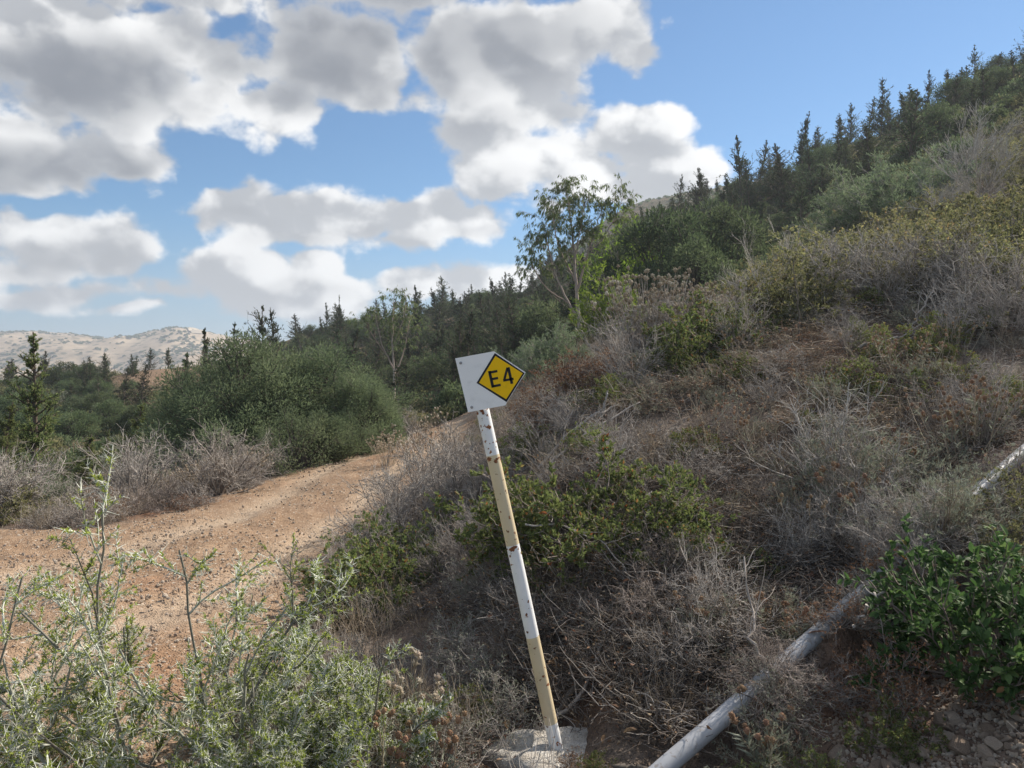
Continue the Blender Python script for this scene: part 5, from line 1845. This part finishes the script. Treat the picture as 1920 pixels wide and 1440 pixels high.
def broad_leaf(b, pos, d, up, L, Wd, rn):
    """leaf blade with a midrib fold, curved down towards the tip"""
    side = nrm(np.cross(d, up))
    up = np.cross(side, d)
    prof = [(0, .0), (.25, .8), (.55, 1.), (.8, .6), (1., 0)]
    v, f = [], []
    for t_, w_ in prof:
        c_ = pos + d * L * t_ - up * L * .28 * t_ * t_
        v += [c_ - side * Wd * .5 * w_ + up * Wd * .16 * w_, c_, c_ + side * Wd * .5 * w_ + up * Wd * .16 * w_]
    for j in range(4):
        a_ = j * 3
        f += [(a_, a_ + 1, a_ + 4, a_ + 3), (a_ + 1, a_ + 2, a_ + 5, a_ + 4)]
    b.add(v, f, rn)


q, d, _ = spawn(rng, s1, 13, .25, 1.0, .4, 1.2)
o_ = rng.permutation(len(q))
q, d = q[o_], nrm(d[o_] + np.array([0, 0, .1]))
ups = nrm(rng.normal(size=q.shape) * .45 + np.array([0, -.35, 1.]))
fac = q @ np.array([-.25, -.8, .55])          # those towards the path show largest
order = np.argsort(-fac)
LEAF = []
for i in range(6):
    b = MB()
    broad_leaf(b, np.zeros(3), np.array([1., 0, 0]), np.array([0, 0, 1.]), 1., .52, .15 + .14 * i)
    LEAF.append(b.mesh('leaf', M['broad']))
for i in order[:260]:
    o = bpy.data.objects.new('leaf', LEAF[int(rng.integers(6))])
    COL.objects.link(o)
    o.parent = bush
    dv, uv = Vector(d[i]), Vector(ups[i])
    sv_ = uv.cross(dv).normalized()
    uv = dv.cross(sv_)
    from mathutils import Matrix
    mt = Matrix((dv, sv_, uv)).transposed().to_4x4()
    sz = float(rng.uniform(.032, .056))
    o.matrix_local = Matrix.Translation(Vector(q[i])) @ mt @ Matrix.Scale(sz, 4)
b = MB()
for i in order[260:]:
    broad_leaf(b, q[i], d[i], ups[i], rng.uniform(.03, .05), rng.uniform(.015, .025), float(np.clip(rng.normal(.45, .2), 0, 1)))
tag(b.build('leaves', M['broad'], bush), kind='stuff')

# ------------------------------------------------------------------ dead branches
def branch(name, label, pts, r0, r1, mat, seed, twigs=5):
    rng = g(seed)
    a = np.array([[(px - 960) / FPX * Y, Y, 0] for px, Y, h in pts], float)
    a[:, 2] = ground_z(a[:, 0], a[:, 1]) + np.array([h for _, _, h in pts])
    t0 = np.linspace(0, 1, len(a))
    t1 = np.linspace(0, 1, 12)
    c = np.stack([np.interp(t1, t0, a[:, k]) for k in range(3)], -1)
    c[1:-1] += rng.normal(0, .01, (10, 3))
    b = MB()
    o0 = c[0].copy()
    c = c - o0
    b.tubes(c[None], taper(1, 12, r0, r1), 7, [.5])
    if twigs:
        q, d, _ = spawn(rng, c[None], twigs, .3, 1., .3, .9)
        s = rods(rng, q, d, rng.uniform(.12, .35, twigs), 6, .15, .02)
        b.tubes(s, taper(twigs, 6, r1 * .8, r1 * .3), 4, rng.uniform(.3, .8, twigs))
    o = b.build(name, M[mat], None, True)
    o.location = o0
    return tag(o, label, 'branch')


branch('fallen_branch', 'thick grey dead stem lying right of the lower cream band', [(1040, 3.82, .06), (1100, 3.9, .09), (1160, 3.95, .08), (1250, 4.0, .08)], .022, .010, 'twig_dark', 1, 3)
branch('fallen_branch', 'thin dead stick crossing under the thick grey stem', [(1030, 3.75, .05), (1090, 3.8, .10), (1150, 4.1, .1)], .012, .006, 'twig_grey', 2, 3)
branch('dead_branch', 'pale forked dead branch standing on the mound below the twig bush', [(1712, 8.2, .0), (1712, 8.2, .18), (1728, 8.2, .30), (1752, 8.3, .44)], .014, .006, 'twig_grey', 3, 8)
branch('fallen_branch', 'pale grey limb lying across the top of the mound', [(1610, 7.9, .05), (1650, 8.0, .09), (1690, 8.1, .06), (1712, 8.2, .05)], .018, .012, 'twig_pale', 4, 4)
branch('fallen_branch', 'light brown broken stick on the crest below the tall straw bush', [(1535, 9.0, .10), (1555, 9.0, .14), (1575, 9.1, .18)], .02, .016, 'straw', 5, 0)
branch('dead_branch', 'thin upright dead stem on the mound crest', [(1497, 8.4, .0), (1499, 8.4, .3), (1493, 8.4, .6), (1488, 8.4, .9)], .010, .004, 'twig_dark', 6, 6)
branch('fallen_branch', 'bleached branch arching down the bank right of the sign', [(1010, 6.9, .06), (1060, 7.0, .14), (1110, 7.1, .15), (1160, 7.3, .1)], .018, .008, 'twig_grey', 7, 8)
branch('fallen_branch', 'second bleached branch just below the arching one', [(1000, 6.6, .05), (1050, 6.8, .08), (1120, 6.9, .1), (1200, 7.2, .12)], .016, .007, 'twig_grey', 8, 8)
branch('dead_branch', 'short pale stub sticking up above the bleached branches', [(1128, 7.2, .05), (1136, 7.2, .18), (1140, 7.2, .28)], .014, .008, 'twig_pale', 9, 0)
branch('fallen_branch', 'long white twig trailing over the wide green bush', [(985, 4.75, .5), (1060, 4.7, .42), (1130, 4.55, .3), (1180, 4.4, .12)], .006, .003, 'twig_pale', 10, 5)
branch('dead_branch', 'grey bent stem leaning over the lower pipe', [(1440, 3.5, .05), (1410, 3.6, .2), (1415, 3.75, .34), (1395, 3.9, .5)], .009, .004, 'twig_grey', 11, 6)
branch('dead_branch', 'pale curved twig in front of the lower pipe', [(1360, 3.1, .06), (1400, 3.05, .1), (1440, 3.05, .07)], .006, .003, 'twig_pale', 12, 4)
branch('dead_branch', 'pale stick poking out of the rusty dead shrub', [(1600, 3.55, .25), (1630, 3.5, .36), (1655, 3.5, .42)], .009, .006, 'twig_pale', 13, 2)
branch('fallen_branch', 'dark stick lying between boulder and pipe', [(1150, 3.25, .03), (1190, 3.2, .05), (1240, 3.25, .04)], .014, .009, 'twig_dark', 14, 2)
for i in range(60):
    Y = rnd.uniform(4.0, 9.0)
    px = rnd.uniform(950, 1950)
    a = rnd.uniform(-1, 1) * 90
    o = branch('dry_stick', 'thin bleached stick strewn with others over the bank', [(px, Y, .04), (px + a * .5, Y + rnd.uniform(-.2, .2), .10), (px + a, Y + rnd.uniform(-.4, .4), .06)], rnd.uniform(.005, .011), .003, rnd.choice(('twig_pale', 'twig_grey')), 900 + i, 4)
    tag(o, cat='stick', group='sticks strewn on the bank')

# ------------------------------------------------------------------ stones
ROCKS = [rock_mesh('stone', 620 + i, M['stone'], 11, 8, .12, .75, 13) for i in range(7)]
TROCKS = [rock_mesh('stone', 630 + i, M['track_stone'], 9, 6, .12, .7, 10) for i in range(5)]


def stone(px, Y, r, label, group=None, sink=.25, name='stone'):
    x = (px - 960) / FPX * Y
    o = bpy.data.objects.new(name, rnd.choice(TROCKS if group == 'stones on the track' else ROCKS))
    COL.objects.link(o)
    o.location = (x, Y, float(ground_z(x, Y)) + r * (.5 - sink))
    o.scale = (r, r * rnd.uniform(.75, 1.1), r * rnd.uniform(.75, 1.1))
    o.rotation_euler = (rnd.uniform(-.4, .4), rnd.uniform(-.4, .4), RZ())
    return tag(o, label, 'stone', group)


stone(1800, 2.98, .066, 'largest angular brown stone in the heap at lower right')
stone(1843, 3.22, .040, 'flat topped stone behind the largest angular brown stone')
stone(1817, 3.32, .040, 'grey stone near the top of the heap at lower right')
stone(1850, 2.88, .040, 'brown stone right of the largest angular one')
stone(1887, 2.92, .032, 'bluish grey stone near the right frame')
stone(1905, 3.02, .030, 'pale orange stone by the right frame')
stone(1640, 2.98, .055, 'dull grey stone half buried left of the heap')
stone(1570, 3.15, .05, 'rough brown stone under the dead rusty shrub')
for i in range(130):
    Y = rnd.uniform(2.75, 3.35)
    px = rnd.uniform(1600, 1990)
    if px < np.interp(Y, [2.7, 3.1, 3.4], [1600, 1680, 1780]):
        continue
    stone(px, Y, .014 + .034 * rnd.random() ** 2, 'small brown stone in the loose heap at lower right', 'stones of the lower right heap')
for i in range(110):
    Y = 3.6 * math.exp(rnd.random() * math.log(12 / 3.6))
    px = rnd.uniform(-40, 760)
    x = (px - 960) / FPX * Y
    if track_mask(x, Y) < .5:
        continue
    stone(px, Y, (.010 + .022 * rnd.random() ** 2) * (.7 + Y * .06), 'loose stone lying on the dirt track', 'stones on the track')
for i in range(48):
    Y = rnd.uniform(3.7, 8.5)
    px = rnd.uniform(900, 1960)
    stone(px, Y, rnd.uniform(.02, .055), 'brown stone half buried in the dry bank', 'stones of the bank')

# ------------------------------------------------------------------ fallen leaves
CURL = []
for i in range(5):
    rng_ = g(720 + i)
    b = MB()
    n = 7
    v, f = [], []
    cw = rng_.uniform(.3, 1.1)
    for j in range(n):
        t_ = j / (n - 1)
        w_ = math.sin(math.pi * min(1, t_ * .96 + .03)) ** .7 * .16
        z_ = .16 * math.sin(t_ * 2.6) * cw
        y_ = .06 * math.sin(t_ * 3 + i)
        v += [(t_, y_ - w_, z_ + w_ * .7 * cw), (t_, y_, z_), (t_, y_ + w_, z_ + w_ * .7 * cw)]
    for j in range(n - 1):
        a_ = j * 3
        f += [(a_, a_ + 1, a_ + 4, a_ + 3), (a_ + 1, a_ + 2, a_ + 5, a_ + 4)]
    b.add(v, f, rng_.uniform(.2, .9))
    CURL.append(b.mesh('fallen_leaf', M['litter']))


def fallen(px, Y, L, label, group=None, h=.02):
    x = (px - 960) / FPX * Y
    o = bpy.data.objects.new('fallen_leaf', rnd.choice(CURL))
    COL.objects.link(o)
    o.location = (x, Y, float(ground_z(x, Y)) + h)
    o.scale = (L, L, L)
    o.rotation_euler = (rnd.uniform(-.6, .6), rnd.uniform(-.5, .5), RZ())
    return tag(o, label, 'leaf', group)


fallen(1080, 3.62, .13, 'large tan leaf lying right of the pole foot', None, .07)
fallen(948, 3.75, .10, 'curled orange brown leaf standing left of the pole', None, .08)
fallen(952, 3.62, .06, 'small tan leaf left of the lower cream band', None, .06)
fallen(1180, 4.0, .10, 'pale tan leaf beside the thick grey stem', None, .05)
for i in range(280):
    Y = 3.2 * math.exp(rnd.random() * math.log(8.5 / 3.2))
    px = rnd.uniform(820, 1940)
    if track_mask((px - 960) / FPX * Y, Y) > .3:
        continue
    fallen(px, Y, rnd.uniform(.035, .085), 'curled dry brown leaf lying among the twigs of the bank', 'fallen leaves on the bank', rnd.uniform(.01, .08))

# ------------------------------------------------------------------ ground cover that nobody could count
def scatter(name, label, cat, protos, P_, rot, scl, idx):
    me = bpy.data.meshes.new(name)
    me.vertices.add(len(P_))
    me.vertices.foreach_set('co', np.asarray(P_, np.float32).ravel())
    for nm, ty, val in (('rot', 'FLOAT_VECTOR', rot), ('scl', 'FLOAT', scl), ('kind_index', 'INT', idx)):
        a = me.attributes.new(nm, ty, 'POINT')
        val = np.asarray(val)
        if ty == 'FLOAT_VECTOR':
            a.data.foreach_set('vector', val.astype(np.float32).ravel())
        else:
            a.data.foreach_set('value', val.astype(np.int32 if ty == 'INT' else np.float32))
    me.update()
    o = link(name, me)
    ng = bpy.data.node_groups.new(name, 'GeometryNodeTree')
    ng.interface.new_socket('Geometry', in_out='INPUT', socket_type='NodeSocketGeometry')
    ng.interface.new_socket('Geometry', in_out='OUTPUT', socket_type='NodeSocketGeometry')
    gin, gout = ng.nodes.new('NodeGroupInput'), ng.nodes.new('NodeGroupOutput')
    join = ng.nodes.new('GeometryNodeJoinGeometry')

    def attr(nm, ty):
        a = ng.nodes.new('GeometryNodeInputNamedAttribute')
        a.data_type = ty
        a.inputs['Name'].default_value = nm
        return a.outputs['Attribute']
    er = ng.nodes.new('FunctionNodeEulerToRotation')
    ng.links.new(attr('rot', 'FLOAT_VECTOR'), er.inputs[0])
    sc_, ki = attr('scl', 'FLOAT'), attr('kind_index', 'INT')
    for j, pm_ in enumerate(protos):
        src = bpy.data.objects.new(name + '_piece', pm_)     # a geometry source, never linked to the scene
        oi = ng.nodes.new('GeometryNodeObjectInfo')
        oi.inputs['Object'].default_value = src
        cmpn = ng.nodes.new('FunctionNodeCompare')
        cmpn.data_type = 'INT'
        cmpn.operation = 'EQUAL'
        ints = [s for s in cmpn.inputs if s.type == 'INT']
        ng.links.new(ki, ints[0])
        ints[1].default_value = j
        iop = ng.nodes.new('GeometryNodeInstanceOnPoints')
        ng.links.new(gin.outputs[0], iop.inputs['Points'])
        ng.links.new(cmpn.outputs[0], iop.inputs['Selection'])
        ng.links.new(oi.outputs['Geometry'], iop.inputs['Instance'])
        ng.links.new(er.outputs[0], iop.inputs['Rotation'])
        ng.links.new(sc_, iop.inputs['Scale'])
        ng.links.new(iop.outputs[0], join.inputs[0])
    ng.links.new(join.outputs[0], gout.inputs[0])
    md = o.modifiers.new('scatter', 'NODES')
    md.node_group = ng
    return tag(o, label, cat, None, 'stuff')


def ground_normal_rot(x, y, rng):
    e = .08
    gx = (ground_z(x + e, y) - ground_z(x - e, y)) / (2 * e)
    gy = (ground_z(x, y + e) - ground_z(x, y - e)) / (2 * e)
    return np.stack([np.arctan(gy), -np.arctan(gx), rng.uniform(0, 6.28, len(x))], -1)


def log_wedge(rng, n, y0, y1, p0, p1):
    Y = y0 * np.exp(rng.random(n) * math.log(y1 / y0))
    px = rng.uniform(p0, p1, n)
    return (px - 960) / FPX * Y, Y, px


# twig litter
LIT = []
for i in range(4):
    rng = g(750 + i)
    b = MB()
    n = 70
    base = np.stack([rng.normal(0, .14, n), rng.normal(0, .14, n), rng.uniform(0, .05, n)], -1)
    d = rng.normal(size=(n, 3)) * np.array([1, 1, .28])
    s = rods(rng, base, d, rng.uniform(.08, .30, n), 6, .22)
    s[:, :, 2] = np.abs(s[:, :, 2]) + .004
    b.tubes(s, taper(n, 6, rng.uniform(.0014, .0036, n), .0009), 3, rng.uniform(.1, 1., n))
    n = 60
    pos = np.stack([rng.normal(0, .15, n), rng.normal(0, .15, n), rng.uniform(.005, .05, n)], -1)
    L = rng.uniform(.012, .045, n)
    b.leaves(pos, rng.normal(size=(n, 3)) * np.array([1, 1, .3]), L, L * .38, rng.uniform(.1, 1, n), rng, 1)
    LIT.append(b.mesh('twig_litter_piece', [M[('twig_low', 'twig_low', 'straw', 'twig_low')[i]], M['litter']]))
rng = g(760)
x, y, px = log_wedge(rng, 7200, 2.3, 12, 780, 2950)
keep = (track_mask(x, y) < .25) & ~((px > 1600) & (px < 2150) & (y < 3.45)) & (np.hypot(x - .185, y - 3.45) > .42) & ~near_bare_pipe(x, y, .17) & (fbm(x * 1.6, y * 1.6, 3, 91) + rng.normal(0, .05, len(x)) > .46 + .05 * np.clip((y - 4.8) / 1.5, 0, 1))
x, y = x[keep], y[keep]
scatter('twig_litter', 'tangled dry twigs and leaf litter covering the bank', 'litter', LIT, np.stack([x, y, ground_z(x, y)], -1), ground_normal_rot(x, y, rng), rng.uniform(.5, 1.15, len(x)) * (.75 + y * .03), np.where(((x / y * FPX + 960) > 1040) & ((x / y * FPX + 960) < 1680) & (y > 6.2) & (y < 9) & (rng.random(len(x)) < .6), 2, rng.choice(4, len(x), p=[.34, .32, .06, .28])))

# gravel
PEB = [rock_mesh('pebble', 640 + i, M['track_stone'], 6, 4, .5, .65, 5) for i in range(4)]
rng = g(770)
x, y, px = log_wedge(rng, 30000, 2.6, 24, -300, 1000)
keep = (track_mask(x, y) > .35) & (fbm(x * 1.1, y * 1.1, 3, 77) + rng.normal(0, .08, len(x)) > .42)
x1, y1 = x[keep], y[keep]
x, y, px = log_wedge(rng, 5000, 2.5, 3.5, 1560, 2050)
x1, y1 = np.concatenate([x1, x]), np.concatenate([y1, y])
scatter('gravel', 'fine brown gravel strewn over the track and stone heap', 'gravel', PEB, np.stack([x1, y1, ground_z(x1, y1) + .002], -1), rng.uniform(0, 6.28, (len(x1), 3)), (.0045 + .015 * rng.random(len(x1)) ** 2.5) * (.8 + y1 * .05), rng.integers(0, 4, len(x1)))

# dry grass along both verges and on the slopes behind the track
GR = []
for i in range(3):
    rng = g(780 + i)
    n = 40
    b = MB()
    base = np.stack([rng.normal(0, .06, n), rng.normal(0, .06, n), np.full(n, -.01)], -1)
    s = rods(rng, base, np.stack([rng.normal(0, .5, n), rng.normal(0, .5, n), np.ones(n)], -1), rng.uniform(.10, .38, n), 5, .12)
    b.tubes(s, taper(n, 5, .0020, .0008), 3, rng.uniform(.1, 1., n))
    GR.append(b.mesh('dry_grass_piece', M['straw'] if i else M['twig_grey']))
rng = g(790)
x, y, px = log_wedge(rng, 8000, 2.4, 34, -300, 2900)
tm = track_mask(x, y)
keep = (tm < .3) & ((y > 9.5) | ((px < 760) & (rng.random(len(x)) < .4)) | (rng.random(len(x)) < .10)) & ~((px > 1600) & (px < 2150) & (y < 3.6)) & (np.hypot(x - .185, y - 3.5) > .4) & ~near_bare_pipe(x, y, .15)
x, y = x[keep], y[keep]
scatter('dry_grass', 'thin straw coloured dry grass of verges and slopes', 'grass', GR, np.stack([x, y, ground_z(x, y)], -1), np.stack([x * 0, x * 0, rng.uniform(0, 6.28, len(x))], -1), rng.uniform(.6, 1.2, len(x)) * (.8 + y * .03), rng.integers(0, 3, len(x)))

# dots of scrub on the distant range, far ridge and slopes
BL = []
for i in range(3):
    rng = g(800 + i)
    b = MB()
    n = 70
    dd = nrm(rng.normal(size=(n, 3)))
    dd[:, 2] = np.abs(dd[:, 2])
    b.leaves(dd * .75 * rng.random((n, 1)) ** .4 * np.array([1, 1, .8]), dd + rng.normal(size=(n, 3)) * .6, .55, .38, rng.uniform(.1, .7, n), rng)
    BL.append(b.mesh('far_scrub_piece', M['wattle']))
rng = g(810)
Y = rng.uniform(640, 1420, 9000)
px = rng.uniform(-120, 900, 9000)
x = (px - 960) / FPX * Y
keep = fbm(x / 45, Y / 45, 4, 4) + rng.normal(0, .05, len(x)) > .53
x, Y = x[keep], Y[keep]
Y2 = rng.uniform(110, 330, 1500)
x2 = (rng.uniform(900, 1900, 1500) - 960) / FPX * Y2
xs, ysc = np.concatenate([x, x2]), np.concatenate([Y, Y2])
sc_ = np.concatenate([rng.uniform(1.0, 3.2, len(x)), rng.uniform(.4, 1.1, len(x2))])
scatter('far_scrub', 'dots of dark scrub over the distant bare hills', 'scrub', BL, np.stack([xs, ysc, ground_z(xs, ysc)], -1), np.stack([xs * 0, xs * 0, rng.uniform(0, 6.28, len(xs))], -1), sc_, rng.integers(0, 3, len(xs)))
UG = []
for i in range(3):
    rng = g(805 + i)
    b = MB()
    n = 230
    dd = nrm(rng.normal(size=(n, 3)))
    dd[:, 2] = np.abs(dd[:, 2])
    b.leaves(dd * .8 * rng.random((n, 1)) ** .4 * np.array([1, 1, .75]), dd + rng.normal(size=(n, 3)) * .6, rng.uniform(.14, .30, n), rng.uniform(.06, .11, n), rng.uniform(.1, .8, n), rng)
    UG.append(b.mesh('undergrowth_piece', M[('wood_leaf', 'olive', 'conifer')[i]]))
# undergrowth of the wooded slopes
rng = g(820)
Y = np.exp(rng.uniform(math.log(26), math.log(118), 5200))
px = rng.uniform(-200, 2100, 5200)
x = (px - 960) / FPX * Y
bare = (px > 200) & (px < 410) & (Y > 60)
keep = (fbm(x / 6, Y / 6, 3, 31) + rng.normal(0, .1, len(x)) > .46) & ~(bare & (rng.random(len(x)) < .93))
x, Y = x[keep], Y[keep]
scatter('undergrowth', 'low scrubby undergrowth between the trees of the slopes', 'undergrowth', UG, np.stack([x, Y, ground_z(x, Y)], -1), np.stack([x * 0, x * 0, rng.uniform(0, 6.28, len(x))], -1), rng.uniform(.35, .95, len(x)), rng.integers(0, 3, len(x)))

# ------------------------------------------------------------------ pale tracks on the distant range
m, t = new_mat('pale bulldozed earth')
p_ = t.n('ShaderNodeNewGeometry').outputs['Position']
out(t, bsdf(t, t.mix(t.noise(p_, .08, 4), (.42, .35, .26), (.52, .45, .35)), .95, .1))
M['pale_earth'] = m


def far_road(pts, w):
    """strip following the far slopes, given by photograph column and depth"""
    a = np.array([((px - 960) / FPX * Y, Y) for px, Y in pts])
    t0 = np.linspace(0, 1, len(a))
    t1 = np.linspace(0, 1, 60)
    c = np.stack([np.interp(t1, t0, a[:, k]) for k in range(2)], -1)
    d = nrm(np.gradient(c, axis=0))
    nn_ = np.stack([-d[:, 1], d[:, 0]], -1) * w / 2
    b = MB()
    rows_ = []
    for f_ in (-1, -.33, .33, 1):
        q = c + nn_ * f_
        rows_.append(np.stack([q[:, 0], q[:, 1], ground_z(q[:, 0], q[:, 1]) + 1.8], -1))
    v = np.stack(rows_, 1).reshape(-1, 3)
    i = np.arange(60 * 4).reshape(60, 4)
    b.add(v, np.stack([i[:-1, :-1], i[:-1, 1:], i[1:, 1:], i[1:, :-1]], -1).reshape(-1, 4))
    tag(b.build('dirt_road', M['pale_earth'], None, True), kind='structure')


far_road([(318, 1318), (340, 1306), (352, 1240), (362, 1160), (372, 1080)], 17)
far_road([(-150, 1300), (0, 1303), (90, 1300), (150, 1306), (190, 1310)], 9)
far_road([(235, 1290), (280, 1296), (315, 1306), (345, 1308), (390, 1300), (440, 1300)], 8)
HAZE = 0.0005

# ------------------------------------------------------------------ the air
b = MB()
x0, x1, y0, y1, z0, z1 = -9000, 9000, -60, 9500, float(ZZ.min()) - 1.0, float(ZZ.max()) + 14.0
hv = [(x, y, z) for z in (z0, z1) for y in (y0, y1) for x in (x0, x1)]
b.add(hv, [(0, 2, 3, 1), (4, 5, 7, 6), (0, 1, 5, 4), (2, 6, 7, 3), (0, 4, 6, 2), (1, 3, 7, 5)])
m, t = new_mat('thin air')
pv = t.n('ShaderNodeVolumePrincipled')
pv.inputs['Color'].default_value = (.80, .88, 1.0, 1)
pv.inputs['Density'].default_value = HAZE
pv.inputs['Anisotropy'].default_value = .3
o_ = t.n('ShaderNodeOutputMaterial')
t.t.links.new(pv.outputs[0], o_.inputs['Volume'])
tag(b.build('haze', m), 'thin bluish haze over the far hills', 'haze', None, 'stuff')
